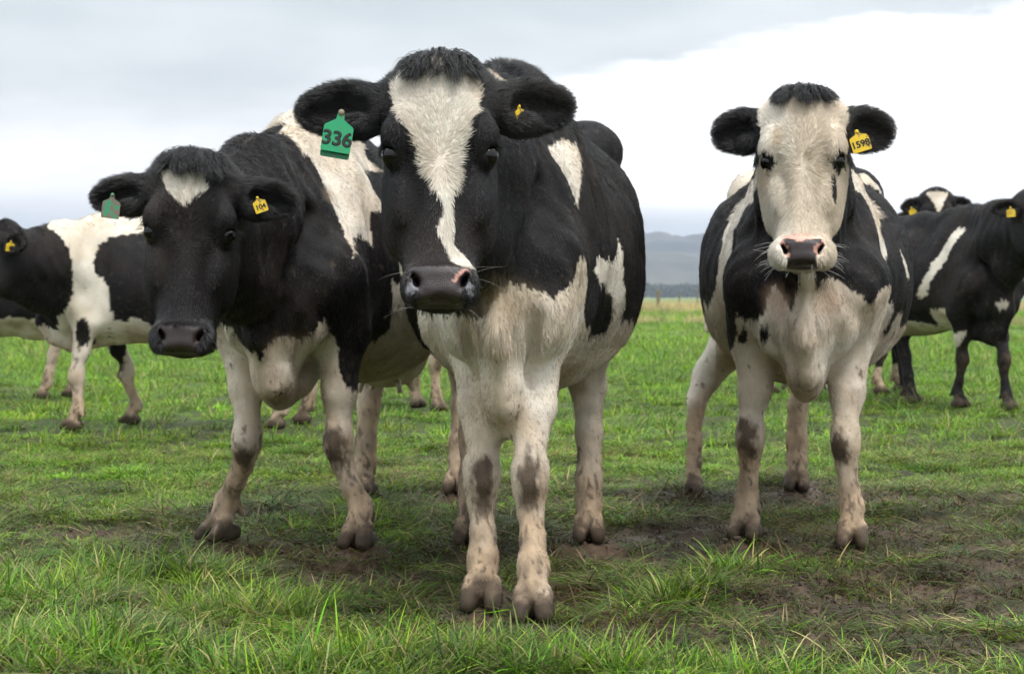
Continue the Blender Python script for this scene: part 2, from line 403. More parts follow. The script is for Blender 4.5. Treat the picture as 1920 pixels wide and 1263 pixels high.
# ------------------------------------------------------------------ clods of poached mud
def build_clods():
    r = np.random.default_rng(31); V0, F0 = uv_ball_(1.0, 9, 6); V0 = np.array(V0); allV, allF, n = [], [], 0
    x = r.uniform(-1.8, 2.4, 60000); y = r.uniform(3.4, 8.5, 60000)
    hf = np.min([np.hypot(x - a, y - b) for a, b in HOOVES], 0)
    m = mud_map(x, y); keep = (r.random(60000) < np.maximum(m ** 2 * .20, .22 * sstep(hf, .22, .08) * sstep(hf, .05, .08))) & (np.abs(x) < .31 * y + .3)
    x, y = x[keep][:5000], y[keep][:5000]; z = height(x, y)
    sz = r.lognormal(-5.3, .45, len(x)).clip(.003, .013)
    for i in range(len(x)):
        v = V0 * (1 + .75 * (vnoise(V0 + i * 3.7, 2.3, 5) - .5)[:, None] * 2) * sz[i] * np.array([1.3, 1.0, .65]); a = r.uniform(0, 6.28); v = rotz_(v, a)
        allV.append(v + np.array([x[i], y[i], z[i] + sz[i] * .15])); allF += [tuple(k + n for k in f) for f in F0]; n += len(v)
    t = NT("mud_clod"); g = t.n("ShaderNodeTexCoord"); nz = t.noise(g.outputs['Object'], 60, 4, .6)
    t.l(t.mix(t.rng(nz.outputs[0], .35, .65), (.030, .019, .012), (.095, .062, .040)), t.b.inputs['Base Color']); t.b.inputs['Roughness'].default_value = .6
    t.bump(nz.outputs[0], .6, .004)
    o = mesh_obj("mud_clods", np.concatenate(allV), allF, t.m, None, False); tag(o, "dark clods of trodden mud scattered between the hooves", "mud", kind="stuff")
def uv_ball_(r, seg, rings):
    v = [(0, 0, r)]; f = []
    for i in range(1, rings):
        th = math.pi * i / rings
        for j in range(seg): v.append((r * math.sin(th) * math.cos(2 * math.pi * j / seg), r * math.sin(th) * math.sin(2 * math.pi * j / seg), r * math.cos(th)))
    v.append((0, 0, -r)); n = len(v) - 1
    for j in range(seg):
        f.append((0, 1 + j, 1 + (j + 1) % seg)); f.append((n, n - seg + (j + 1) % seg, n - seg + j))
    for i in range(rings - 2):
        for j in range(seg):
            a, b = 1 + i * seg + j, 1 + i * seg + (j + 1) % seg; f.append((a, a + seg, b + seg, b))
    return v, f
def rotz_(p, a):
    c, s = math.cos(a), math.sin(a); return np.stack([p[:, 0] * c - p[:, 1] * s, p[:, 0] * s + p[:, 1] * c, p[:, 2]], 1)
build_clods()

# ------------------------------------------------------------------ far field: fence, trees, hills, haze
def build_fence():
    root = link(bpy.data.objects.new("fence", None)); root.location = (0, 101, 0)
    tag(root, "wire fence on weathered wooden posts across the far end of the field", "fence")
    m = plain("weathered_wood", (.20, .16, .095), .85); mw = plain("fence_wire", (.22, .22, .21), .5)
    def post(w, h):
        v, f = [], []; n = 8
        for z, s in ((-.3, 1.0), (h * .5, .97), (h - .04, .95), (h, .75)):
            for i in range(n): v.append((w / 2 * s * math.cos(2 * math.pi * i / n), w / 2 * s * math.sin(2 * math.pi * i / n), z))
        for k in range(3):
            for i in range(n): f.append((k * n + i, k * n + (i + 1) % n, (k + 1) * n + (i + 1) % n, (k + 1) * n + i))
        f.append(tuple(range(3 * n, 4 * n)))
        me = bpy.data.meshes.new("post"); me.from_pydata(v, [], f); me.materials.append(m); return me
    thin, thick = post(.085, 1.12), post(.21, 1.20); r = random.Random(4)
    for i in range(-34, 35):
        x = 8.15 + i * 1.09 + r.uniform(-.05, .05); o = link(bpy.data.objects.new("post", thick if i % 7 == 0 else thin), root)
        o.location = (x, r.uniform(-.05, .05), height(np.array([x]), np.array([101.0]))[0]); o.rotation_euler = (r.uniform(-.03, .03), r.uniform(-.04, .04), r.uniform(0, 6)); o.scale = (1, 1, r.uniform(.92, 1.06))
    for z in (.25, .5, .75, 1.02):
        x0, x1 = -30.0, 46.0; w = .004
        mesh_obj("wire", [(x0, -.06, z - w), (x1, -.06, z - w), (x1, -.06, z + w), (x0, -.06, z + w), (x0, -.066, z - w), (x1, -.066, z - w), (x1, -.066, z + w), (x0, -.066, z + w)],
                 [(0, 1, 2, 3), (7, 6, 5, 4), (4, 5, 1, 0), (3, 2, 6, 7), (0, 3, 7, 4), (1, 5, 6, 2)], mw, root)
build_fence()
def build_hills():
    t = NT("hill_cover"); g = t.n("ShaderNodeTexCoord"); n = t.noise(g.outputs['Object'], .009, 6, .65)
    t.l(t.mix(t.rng(n.outputs[0], .35, .65), (.025, .034, .020), (.105, .10, .055)), t.b.inputs['Base Color']); t.b.inputs['Roughness'].default_value = .95
    for k, (y0, dep, hmax, seed) in enumerate(((2100, 500, 78, 5), (2600, 900, 118, 6))):
        xs = np.linspace(-1500, 1500, 400); ys = np.linspace(0, 1, 60); X, Y = np.meshgrid(xs, ys, indexing='ij')
        P = np.stack([X / 420., Y * dep / 420., np.full_like(X, seed * 1.7)], -1)
        rid = 1 - np.abs(fbm(P, 2.4, 130 + seed, 5) - .5) * 2.2
        env = np.sin(np.clip(Y * 1.02, 0, 1) * math.pi) ** .8
        prof = .82 + .18 * np.sin(X / 330. + seed) * np.cos(X / 190. + 2 * seed) + .16 * (fbm(P, 4.0, 140, 4) - .5)
        if k == 0: prof = prof * np.clip(.75 + .35 * np.sin(X / 260. + .4), .1, 1)
        Z = hmax * env * prof * (.55 + .50 * rid) - 2
        V = np.stack([X, y0 + Y * dep, Z], -1).reshape(-1, 3); ny = 60; i, j = np.meshgrid(np.arange(399), np.arange(59), indexing='ij'); a = (i * ny + j).ravel()
        o = mesh_obj("hills", V, np.stack([a, a + ny, a + ny + 1, a + 1], 1), t.m, None, True); tag(o, kind="structure")
build_hills()
def build_far_trees():
    r = np.random.default_rng(8); V, F = [], []
    for q in range(150):
        d = r.uniform(1250, 1500); x = (r.normal(.092, .018) if q < 70 else r.uniform(-.33, .33)) * d; h = r.uniform(4, 9) * (1.25 if q < 70 else .8)
        w = h * r.uniform(.9, 1.6)
        for k in range(130):
            p = r.normal(0, 1, 3); p /= np.linalg.norm(p); p = p * r.random() ** .33 * np.array([w, w, h * .45]); c = np.array([x, d, h * .55]) + p
            s = h * r.uniform(.06, .13); u = r.normal(0, 1, (3, 3)) * s; b = len(V)
            V += [tuple(c + u[0]), tuple(c + u[1]), tuple(c + u[2])]; F.append((b, b + 1, b + 2))
    o = mesh_obj("distant_trees", V, F, plain("far_foliage", (.035, .055, .022), .9)); tag(o, "dark belt of distant trees at the foot of the hills", "trees", kind="stuff")
build_far_trees()
def build_haze():
    x, y0, y1, z0, z1 = 5900, -390, 6900, -3.0, 135
    v = [(-x, y0, z0), (x, y0, z0), (x, y1, z0), (-x, y1, z0), (-x, y0, z1), (x, y0, z1), (x, y1, z1), (-x, y1, z1)]
    m = bpy.data.materials.new("haze_air"); m.use_nodes = True; nt = m.node_tree
    for n in list(nt.nodes):
        if n.type != 'OUTPUT_MATERIAL': nt.nodes.remove(n)
    pv = nt.nodes.new("ShaderNodeVolumePrincipled"); pv.inputs['Color'].default_value = (.73, .80, 1.0, 1); pv.inputs['Density'].default_value = HAZE
    nt.links.new(pv.outputs[0], nt.nodes["Material Output"].inputs['Volume'])
    o = mesh_obj("haze", v, [(3, 2, 1, 0), (4, 5, 6, 7), (0, 1, 5, 4), (1, 2, 6, 5), (2, 3, 7, 6), (3, 0, 4, 7)], m); tag(o, kind="stuff")
    scene.cycles.volume_bounces = 0
HAZE = .00022
build_haze()

# ------------------------------------------------------------------ cow bodies: one implicit surface per animal, meshed by surface nets
def axis(lo, hi, coarse, zones):
    xs = [lo]
    while xs[-1] < hi:
        x = xs[-1]; h = coarse
        for a, b, f in zones:
            dd = max(a - x, x - b, 0.0)
            h = min(h, f + 0.12 * dd)
        xs.append(x + h)
    return np.array(xs)
class Field:
    def __init__(s, xs, ys, zs):
        s.ax = (xs, ys, zs); s.F = np.full((len(xs), len(ys), len(zs)), 1.0, np.float32)
    def block(s, lo, hi):
        sl = tuple(slice(max(0, np.searchsorted(a, l) - 1), np.searchsorted(a, h) + 1) for a, l, h in zip(s.ax, lo, hi))
        x, y, z = (a[q] for a, q in zip(s.ax, sl))
        return sl, x[:, None, None], y[None, :, None], z[None, None, :]
    def union(s, sl, d, k):
        a = s.F[sl]
        h = np.clip(0.5 + 0.5 * (a - d) / k, 0, 1)
        s.F[sl] = a + (d - a) * h - k * h * (1 - h)
    def cut(s, sl, d, k):
        a = s.F[sl]; d = -d
        h = np.clip(0.5 + 0.5 * (d - a) / k, 0, 1)
        s.F[sl] = a + (d - a) * h + k * h * (1 - h)
    def cone(s, a, b, ra, rb, k=0.04, sc=(1, 1, 1), cut=False):
        a = np.array(a, float); b = np.array(b, float); sc = np.array(sc, float); m = k + 0.05
        R = np.maximum(ra, rb) * sc + m
        sl, x, y, z = s.block(np.minimum(a, b) - R, np.maximum(a, b) + R)
        px, py, pz = (x - a[0]) / sc[0], (y - a[1]) / sc[1], (z - a[2]) / sc[2]
        ab = (b - a) / sc; l2 = max(1e-9, ab @ ab)
        t = np.clip((px * ab[0] + py * ab[1] + pz * ab[2]) / l2, 0, 1)
        d = np.sqrt((px - t * ab[0]) ** 2 + (py - t * ab[1]) ** 2 + (pz - t * ab[2]) ** 2) - (ra + (rb - ra) * t)
        (s.cut if cut else s.union)(sl, d * sc.min(), k)
    def ell(s, c, r, k=0.04, rot=None, cut=False):
        c = np.array(c, float); r = np.array(r, float); m = k + 0.05
        R = (r if rot is None else np.full(3, r.max())) + m
        sl, x, y, z = s.block(c - R, c + R)
        px, py, pz = x - c[0], y - c[1], z - c[2]
        if rot is not None:
            M = np.array(rot)                     # rows: the ellipsoid's own axes
            px, py, pz = (M[i][0] * px + M[i][1] * py + M[i][2] * pz for i in range(3))
        k0 = np.sqrt((px / r[0]) ** 2 + (py / r[1]) ** 2 + (pz / r[2]) ** 2)
        k1 = np.sqrt((px / r[0] ** 2) ** 2 + (py / r[1] ** 2) ** 2 + (pz / r[2] ** 2) ** 2)
        (s.cut if cut else s.union)(sl, k0 * (k0 - 1) / np.maximum(k1, 1e-6), k)
    def chain(s, pts, k=0.03, sc=(1, 1, 1)):
        for (p, r), (q, t) in zip(pts, pts[1:]): s.cone(p, q, r, t, k, sc)
    def mesh(s):
        F = s.F; xs, ys, zs = s.ax; S = F < 0
        n = np.zeros(tuple(q - 1 for q in F.shape), np.uint8)
        for i in (0, 1):
            for j in (0, 1):
                for k in (0, 1):
                    n += S[i:i + n.shape[0], j:j + n.shape[1], k:k + n.shape[2]]
        I = np.argwhere((n > 0) & (n < 8)); M = len(I)
        cid = np.full(n.shape, -1, np.int32); cid[tuple(I.T)] = np.arange(M)
        acc = np.zeros((M, 3)); cnt = np.zeros(M)
        C = [(i, j, k) for i in (0, 1) for j in (0, 1) for k in (0, 1)]
        val = {c: F[I[:, 0] + c[0], I[:, 1] + c[1], I[:, 2] + c[2]] for c in C}
        for c in C:
            for a in range(3):
                if c[a]: continue
                d = list(c); d[a] = 1; d = tuple(d)
                f0, f1 = val[c], val[d]; m = (f0 < 0) != (f1 < 0)
                t = np.where(m, f0 / np.where(m, f0 - f1, 1), 0)
                P = np.stack([s.ax[q][I[:, q] + c[q]] for q in range(3)], 1)
                P[:, a] += t * (s.ax[a][I[:, a] + 1] - s.ax[a][I[:, a]])
                acc[m] += P[m]; cnt[m] += 1
        V = acc / cnt[:, None]
        Q = []
        for a in range(3):
            b, c = (a + 1) % 3, (a + 2) % 3
            sh = [slice(None)] * 3; sh[a] = slice(0, -1); s0 = S[tuple(sh)]; sh[a] = slice(1, None); s1 = S[tuple(sh)]
            E = np.argwhere(s0 != s1)
            ok = (E[:, b] > 0) & (E[:, c] > 0) & (E[:, b] < F.shape[b] - 1) & (E[:, c] < F.shape[c] - 1)
            E = E[ok]; inside = s0[tuple(E.T)]
            def cell(db, dc):
                G = E.copy(); G[:, b] += db; G[:, c] += dc; return cid[tuple(G.T)]
            q = np.stack([cell(-1, -1), cell(0, -1), cell(0, 0), cell(-1, 0)], 1)
            q[~inside] = q[~inside][:, ::-1]
            Q.append(q)
        Q = np.concatenate(Q)
        # one pass of smoothing
        for lam in (0.5,):
            su = np.zeros_like(V); ct = np.zeros(M)
            for i in range(4):
                u, w = Q[:, i], Q[:, (i + 1) % 4]
                for d in range(3):
                    su[:, d] += np.bincount(u, V[w, d], M) + np.bincount(w, V[u, d], M)
                ct += np.bincount(u, minlength=M) + np.bincount(w, minlength=M)
            V = V + lam * (su / ct[:, None] - V)
        return V, Q

def table(stations, cols, n=240, sig=0.012):
    st = np.array(stations, float); v = np.linspace(st[0, 0], st[-1, 0], n); dv = v[1] - v[0]
    out = []
    kx = np.arange(-24, 25) * dv; kw = np.exp(-0.5 * (kx / sig) ** 2); kw /= kw.sum()
    for c in range(1, cols + 1):
        y = np.interp(v, st[:, 0], st[:, c]); yp = np.pad(y, 24, mode='edge'); out.append(np.convolve(yp, kw, 'valid'))
    return v, out
#            v     half-w  face    jaw    taper  power
HEAD_ST = [(-0.03, 0.050, -0.050, -0.120, 0.00, 2.2),
           (0.000, 0.072, -0.022, -0.150, 0.00, 2.3),
           (0.045, 0.094, -0.004, -0.180, 0.02, 2.5),
           (0.100, 0.110,  0.004, -0.200, 0.05, 2.7),
           (0.160, 0.115,  0.006, -0.215, 0.10, 2.9),
           (0.208, 0.116,  0.004, -0.225, 0.20, 2.7),
           (0.270, 0.115,  0.000, -0.230, 0.46, 2.7),
           (0.337, 0.106, -0.002, -0.215, 0.54, 2.9),
           (0.395, 0.092, -0.003, -0.175, 0.46, 2.8),
           (0.430, 0.083,  0.000, -0.150, 0.28, 2.6),
           (0.466, 0.083,  0.006, -0.140, 0.10, 2.5),
           (0.500, 0.080,  0.006, -0.125, 0.06, 2.5),
           (0.525, 0.074,  0.002, -0.115, 0.04, 2.4),
           (0.560, 0.056, -0.012, -0.100, 0.04, 2.3)]
HV, HT = table(HEAD_ST, 5)
EYE = np.array([0.0985, 0.207, -0.041])
EAR_BASE = np.array([0.102, 0.078, -0.085])

def rotz(p, a):
    p = np.asarray(p, float); c, s = math.cos(a), math.sin(a)
    return np.stack([p[..., 0] * c - p[..., 1] * s, p[..., 0] * s + p[..., 1] * c, p[..., 2]], -1)

class Cow:
    """skeleton in the animal's own frame: it faces -Y, ground at z = 0, y = 0 between the fore feet"""
    def __init__(s, d):
        s.d = d; s.O = np.array([*d['origin'], 0.0]); s.phi = R_(d['turn'])
        s.S = d.get('scale', 1.0)
        s.feet = {k: s.loc((*v, 0.0)) for k, v in d['feet'].items()}
        s.poll = s.loc(d['poll'])
        yaw = R_(d['head_yaw']) - s.phi; th = R_(d['head_pitch']); ro = R_(d.get('head_roll', 0))
        c, q = math.cos(yaw), math.sin(yaw)
        ay = lambda x, y, z: np.array([x * c - y * q, x * q + y * c, z])
        X = np.array([1.0, 0, 0]); V = np.array([0, -math.sin(th), -math.cos(th)]); N = np.array([0, -math.cos(th), math.sin(th)])
        X, V = X * math.cos(ro) + V * math.sin(ro), V * math.cos(ro) - X * math.sin(ro)
        s.X, s.V, s.N = ay(*X), ay(*V), ay(*N)
        s.hs = d.get('head_scale', 1.0)
        s.ears = []
        for side, key in ((-1, 'ear_l'), (1, 'ear_r')):
            e = d.get(key, {})
            out, up, fwd = e.get('dir', (1.0, -0.05, -0.25))
            D = s.hdir(side * out, -up, fwd); D /= np.linalg.norm(D)
            face = s.hdir(*e.get('face', (0.0, 0.25, 1.0))); face = face - D * (face @ D); face /= np.linalg.norm(face)
            W = np.cross(face, D); W /= np.linalg.norm(W)
            if W @ s.V > 0: W = -W                       # W points up
            s.ears.append((s.hp(side * EAR_BASE[0], EAR_BASE[1], EAR_BASE[2]), D, face, W, e.get('len', 0.19) * s.hs, e.get('wid', 0.105) * s.hs))
    def loc(s, p): return rotz(np.asarray(p, float) - s.O, -s.phi)
    def world(s, p): return rotz(p, s.phi) + s.O
    def hdir(s, x, v, n): return s.X * x + s.V * v + s.N * n
    def hp(s, x, v, n): return s.poll + s.hs * s.hdir(x, v, n)
    def head_coords(s, P):
        q = (np.asarray(P) - s.poll) / s.hs
        return q @ s.X, q @ s.V, q @ s.N
    def build_field(s, fine, coarse):
        d = s.d; S = s.S; P = lambda x, y, z: np.array([x, y, z]) * S
        hc = s.hp(0, 0.26, -0.08); er = 0.36 * s.hs
        tips = np.array([e[0] + e[1] * e[4] * 1.15 for e in s.ears] + [s.hp(0, 0.58, 0.03), s.hp(0, -0.05, 0), s.hp(0.13, .3, -.2), s.hp(-0.13, .3, -.2)])
        lo, hi = tips.min(0) - 0.02, tips.max(0) + 0.02
        bl = d.get('body_len', 1.0)
        xs = axis(min(-0.47 * S, lo[0] - .05), max(0.47 * S, hi[0] + .05), coarse, [(lo[0], hi[0], fine * 1.15)])
        ys = axis(min(-0.5 * S, lo[1] - .05), 1.62 * S * bl, coarse, [(lo[1], hi[1], fine), (-0.2, 0.12, coarse * .75)])
        zs = axis(-0.03, max(1.42 * S, hi[2] + .06), coarse, [(lo[2], hi[2], fine), (-.03, .6, coarse * .75)])
        f = Field(xs, ys, zs); s.f = f
        Y = lambda y: y * bl
        B = d.get('barrel', (0.33, 0.36)); wz = d.get('withers', 1.36) / S; hz = d.get('hips', 1.30) / S
        by = d.get('body_shift', 0.0)                    # sideways shift of the trunk over the feet
        # trunk
        f.ell(P(by, Y(.66), .85), np.array([B[0], .66 * bl, B[1]]) * S, .06)
        f.ell(P(by, Y(.72), .76), np.array([B[0] * .94, .50 * bl, .27]) * S, .06)
        f.ell(P(by, Y(.22), .89), np.array([.21, .42, .36]) * S, .07)
        f.cone(P(by, .10, wz - .12), P(by, Y(.60), wz - .13), .10 * S, .10 * S, .10)
        f.cone(P(by, .05, wz - .085), P(by, .30, wz - .10), .07 * S, .07 * S, .08, sc=(.8, 1, 1))
        f.cone(P(by, Y(.60), wz - .12), P(by, Y(1.15), hz - .08), .09 * S, .09 * S, .10)
        f.cone(P(by, Y(1.15), hz - .09), P(by, Y(1.45), hz - .12), .09 * S, .06 * S, .09)
        f.ell(P(by, Y(1.18), .98), np.array([.24, .30 * bl, .26]) * S, .08)
        f.ell(P(by, Y(1.10), hz - .14), np.array([.25, .20 * bl, .10]) * S, .08)
        f.ell(P(by, Y(.78), .97), np.array([B[0] * .93, .52 * bl, .27]) * S, .08)
        for q in (-1, 1):
            f.ell(P(by + q * .195, Y(1.08), hz - .085), np.array([.055, .085, .05]) * S, .09)
            f.cone(P(by + q * .20, Y(1.08), hz - .11), P(by + q * .11, Y(1.44), hz - .17), .06 * S, .06 * S, .09)
        # fore quarters
        sh = d.get('shoulder', 0.0)
        for q, key in ((-1, 'fl'), (1, 'fr')):
            ft = s.feet[key]; kn = d['knees'].get(key) if 'knees' in d else None
            K = s.loc((*kn, 0.0)) if kn else ft * .85
            kz = d.get('knee_z', .325)
            f.cone(P(by + q * .085, .16, wz - .20), P(by + q * (.148 + sh), -.10, .84), .095 * S, .115 * S, .07, sc=(.85, 1, 1))
            f.cone(P(by + q * .11, .20, 1.0), P(by + q * .135, .06, .72), .13 * S, .11 * S, .08, sc=(.75, 1.1, 1))
            el = P(by + q * (.132 + sh), .01, .665)
            el[0] = el[0] * .75 + ft[0] * .25; el[1] += ft[1] * .25
            f.cone(P(by + q * (.145 + sh), -.09, .83), el, .105 * S, .083 * S, .06)
            mid = el * .48 + np.array([K[0], K[1], kz]) * .52; mid[2] = .485 * S
            kx, ky = K[0], K[1]; fx, fy = ft[0], ft[1]
            f.chain([(el, .082 * S), (mid, .050 * S), ((kx, ky, kz + .065), .037)], .03)
            f.ell((kx, ky - .006, kz), (.0435, .046, .066), .022)
            f.ell((kx, ky - .022, kz - .002), (.036, .038, .042), .015)
            f.chain([((kx, ky, kz + .03), .039), ((kx * .8 + fx * .2, ky * .8 + fy * .2 + .004, kz - .075), .0285),
                     ((kx * .45 + fx * .55, ky * .45 + fy * .55 + .008, .185), .0268), ((fx, fy + .018, .125), .0365)], .022)
            s.foot(f, fx, fy, d.get('toe', {}).get(key, 0.0))
            f.ell(P(by + q * .088, -.165, .72), np.array([.078, .10, .12]) * S, .035)          # pectorals
            kl = s.loc((*(kn or d['feet'][key]), 0.0)); d.setdefault('_knees', []).append((kx, ky, kz))
        # hind quarters
        for q, key in ((-1, 'hl'), (1, 'hr')):
            ft = s.feet[key]; fx, fy = ft[0], ft[1]; xx = by + q * .155
            f.cone(P(xx * 1.0, Y(1.16), 1.0), P(by + q * .19, Y(.98), .72), .15 * S, .105 * S, .07, sc=(.85, 1, 1))
            f.cone(P(xx, Y(1.30), .98), P(by + q * .165, Y(1.28), .68), .13 * S, .08 * S, .06, sc=(.85, 1, 1))
            hk = np.array([fx * .8 + xx * S * .2, fy + .10, .47 * S])
            f.chain([(P(by + q * .19, Y(1.02), .74), .105 * S), (np.array([hk[0] * .6 + xx * S * .4, hk[1] - .05, .60 * S]), .072), (hk, .052)], .04)
            f.cone(P(xx, Y(1.29), .70), hk + np.array([0, .015, .02]), .075 * S, .040, .04)
            f.ell(hk + np.array([0, .03, .03]), (.034, .032, .05), .02)
            f.chain([(hk, .050), ((fx * .9 + hk[0] * .1, fy + .065, .33), .040), ((fx, fy + .035, .20), .037), ((fx, fy + .02, .125), .043)], .025)
            s.foot(f, fx, fy, d.get('toe', {}).get(key, 0.0))
        # udder and tail
        ud = d.get('udder', .12)
        f.ell(P(by, Y(1.08), .58), np.array([.15, .20, ud]) * S, .06)
        for tx in (-.07, .07):
            for ty in (.98, 1.14):
                f.cone(P(by + tx, Y(ty), .60 - ud), P(by + tx * 1.1, Y(ty) - .005, .572 - ud), .014, .011, .015)
        f.chain([(P(by, Y(1.44), hz - .13), .035), (P(by, Y(1.53), hz - .20), .028), (P(by - .02, Y(1.54), .85), .022), (P(by - .05, Y(1.50), .62), .018)], .03)
        f.ell(P(by - .06, Y(1.49), .56), (.028, .028, .08), .03)
        # neck and brisket
        nb = s.hp(0, .10, -.13); nm = s.hp(0, .17, -.17); nl = s.hp(0, .26, -.19)
        f.chain([(P(by, .12, wz - .12), .105 * S), ((nb * .5 + P(by, .12, wz - .12) * .5) + np.array([0, 0, .01]), .095), (nb, .085)], .07, sc=(.9, 1, 1))
        f.chain([(P(by, .05, 1.02), .20 * S), (P(by, .05, 1.02) * .5 + nm * .5, .150), (nm, .115)], .07, sc=(.85, 1, 1))
        f.chain([(P(by, -.08, .82), .150 * S), (P(by, -.12, .84) * .5 + nl * .5 + np.array([0, 0, -.02]), .105), (nl, .075)], .07, sc=(.85, 1, 1))
        bz = d.get('brisket', .45)
        f.chain([(P(by, -.12, .80), .12 * S), (P(by, -.19, .68), .090 * S), (P(by, -.12, .61), .080 * S)], .06, sc=(.90, 1, 1))
        f.chain([(P(by, -.22, .68), .066), (np.array([by, -.175, bz + .085]), .044), (np.array([by, -.10, bz + .040]), .034), (np.array([by, .02, bz + .075]), .045), (np.array([by, .14, .56]), .06)], .06, sc=(d.get('brisket_w', .72), 1.2, 1))
        f.chain([(nl + np.array([0, .03, -.09]), .022), (P(by, -.285, .86), .026), (P(by, -.285, .66), .03), (np.array([by, -.22, bz + .07]), .026)], .035, sc=(.7, 1.4, 1))
        # relief: grooves of chest, neck and shoulder
        sw = d.get('shoulder', 0.0)
        for q in (-1, 1):
            f.cone(P(by + q * (.092 + sw * .3), -.315, .80), P(by + q * (.062 + sw * .2), -.255, .58), .016 * S, .016 * S, .045, cut=True)
            f.ell(P(by + q * (.150 + sw), -.185, .81), np.array([.052, .05, .060]) * S, .04)
            f.cone(P(by + q * (.235 + sw), .115, 1.12), P(by + q * (.262 + sw), .10, .70), .026 * S, .032 * S, .05, cut=True)
            f.cone(P(by + q * (.128 + sw * .4), -.20, 1.02), P(by + q * (.100 + sw * .3), -.32, .84), .020 * S, .026 * S, .05, cut=True)
            f.cone(P(by + q * (.080), .13, wz - .18), P(by + q * (.165 + sw), -.02, .98), .028 * S, .045 * S, .04)   # spine of the shoulder blade
            f.cone(P(by + q * .034, -.335, .80), P(by + q * .042, -.245, .52), .009 * S, .010 * S, .022, cut=True)             # creases beside the dewlap
            f.cone(P(by + q * (.118 + sw * .5), -.262, .70), P(by + q * (.075 + sw * .3), -.165, .55), .010 * S, .012 * S, .030, cut=True)
        for fn in d.get('extra', []): fn(s, f, P)
        s.head(f)
    def foot(s, f, fx, fy, toe):
        c, q = math.cos(R_(toe)), math.sin(R_(toe))
        def T(x, y, z): return (fx + x * c - y * q, fy + x * q + y * c, z)
        f.cone(T(0, .015, .125), T(0, -.010, .080), .0345, .0345, .016)
        for e in (-1, 1):
            f.cone(T(e * .021, -.012, .070), T(e * .029, -.070, .024), .0250, .0215, .003)
            f.cone(T(e * .024, -.02, .025), T(e * .024, .02, .03), .028, .026, .01)
            f.cone(T(e * .024, .045, .10), T(e * .025, .055, .08), .014, .010, .012)   # dew claws
    def head(s, f):
        hs = s.hs
        pts = np.array([s.hp(x, v, n) for x in (-.16, .16) for v in (-.08, .64) for n in (-.30, .07)])
        sl, x, y, z = f.block(pts.min(0), pts.max(0))
        qx, qy, qz = (x - s.poll[0]) / hs, (y - s.poll[1]) / hs, (z - s.poll[2]) / hs
        hx, hv, hn = (A[0] * qx + A[1] * qy + A[2] * qz for A in (s.X, s.V, s.N))
        MZ = s.d.get('muzzle', 0.0); hv = hv - MZ * sstep(hv, .23, .42)
        W, NF, NB, TP, PW = (np.interp(hv, HV, t) for t in HT)
        W = W * s.d.get('head_width', 1.0) * (1 - s.d.get('slim', 0.0) * sstep(hv, .20, .34) * (1 - .45 * sstep(hv, .42, .47))) * (1 - (1 - min(1.0, s.d.get('muzzle_w', 1.0))) * sstep(hv, .36, .46))
        nc, h = (NF + NB) / 2, (NF - NB) / 2
        t = (hn - nc) / h
        wv = W * (1 - TP * np.clip(t * .75 + .25, -.15, 1.0))
        r = (np.abs(hx / wv) ** PW + np.abs(t) ** PW) ** (1 / PW)
        dd = (r - 1) * np.minimum(W, h) * .92
        cap = np.maximum(-.012 - hv, hv - .524)
        k = .04; hh = np.clip(.5 + .5 * (cap - dd) / k, 0, 1)
        dd = dd + (cap - dd) * hh + k * hh * (1 - hh)
        f.union(sl, dd * hs, .05)
        H = lambda x, v, n: s.hp(x, v + MZ * float(sstep(np.float64(v), .23, .42)), n); A = (s.X, s.V, s.N)
        E = lambda c, r, k=.02, cut=False: f.ell(H(*c), np.array(r) * hs, k * hs, A, cut)
        E((0, .008, -.055), (.066, .032, .05), .05)                        # poll
        for q in (-1, 1):
            E((q * .090, .055, -.085), (.042, .045, .045), .05)              # root of the ear
            E((q * .084, .160, -.016), (.034, .045, .026), .035)             # brow
            E((q * .100, .176, -.036), (.020, .020, .026), .025)
            E((q * .090 * (1 - s.d.get('slim', 0) * .8), .300, -.130), (.026, .075, .075), .05)              # cheek muscle
            E((q * .078 * (1 - s.d.get('slim', 0) * .8), .295, -.052), (.018, .055, .022), .03)              # facial crest
            E((q * .074, .256, .004), (.018, .048, .025), .022, True)        # hollow under the eye
            E((q * .066, .350, .012), (.018, .085, .026), .040, True)        # flank of the nasal bridge
            E((q * EYE[0], EYE[1], EYE[2]), (.0270, .0262, .0270), .022)     # lids
            E((q * .094, .160, -.022), (.023, .018, .022), .025)             # heavy upper lid and orbit
            o = np.array([q * .72, .05, .69]); o /= np.linalg.norm(o)        # almond opening, looking out and forwards
            D = s.hdir(*o); U = s.hdir(q * -.22, 1, 0); U = U - D * (U @ D); U /= np.linalg.norm(U); T = np.cross(D, U)
            f.ell(H(q * EYE[0], EYE[1] - .001, EYE[2]) + D * .027 * hs, np.array([.0215, .0175, .026]) * hs, .004, (T, U, D), True)
            s.d.setdefault('_eyes', []).append((q, D, U, T))
            E((q * .050 * s.d.get('muzzle_w', 1.0), .492, -.035), (.034 * s.d.get('muzzle_w', 1.0), .040, .045), .03)              # muzzle
            E((q * .047, .484, .000), (.018, .020, .015), .012)              # wing of the nostril
            E((q * .042, .512, -.004), (.024, .020, .016), .014)
            for nn, ra, rb in ((.016, .0120, .0095), (.002, .0110, .0085), (-.014, .0090, .0070), (-.028, .0070, .0060)):      # deep comma-shaped nostril
                f.cone(H(q * .057, .476, nn), H(q * .048, .494, nn), ra * .75 * hs, ra * hs, .004 * hs, cut=True)
                f.cone(H(q * .048, .494, nn), H(q * .039, .513, nn), ra * hs, rb * .8 * hs, .004 * hs, cut=True)
            f.cone(H(q * .066, .488, -.002), H(q * .061, .514, -.004), .0075 * hs, .0065 * hs, .010 * hs)        # fleshy wing outside it
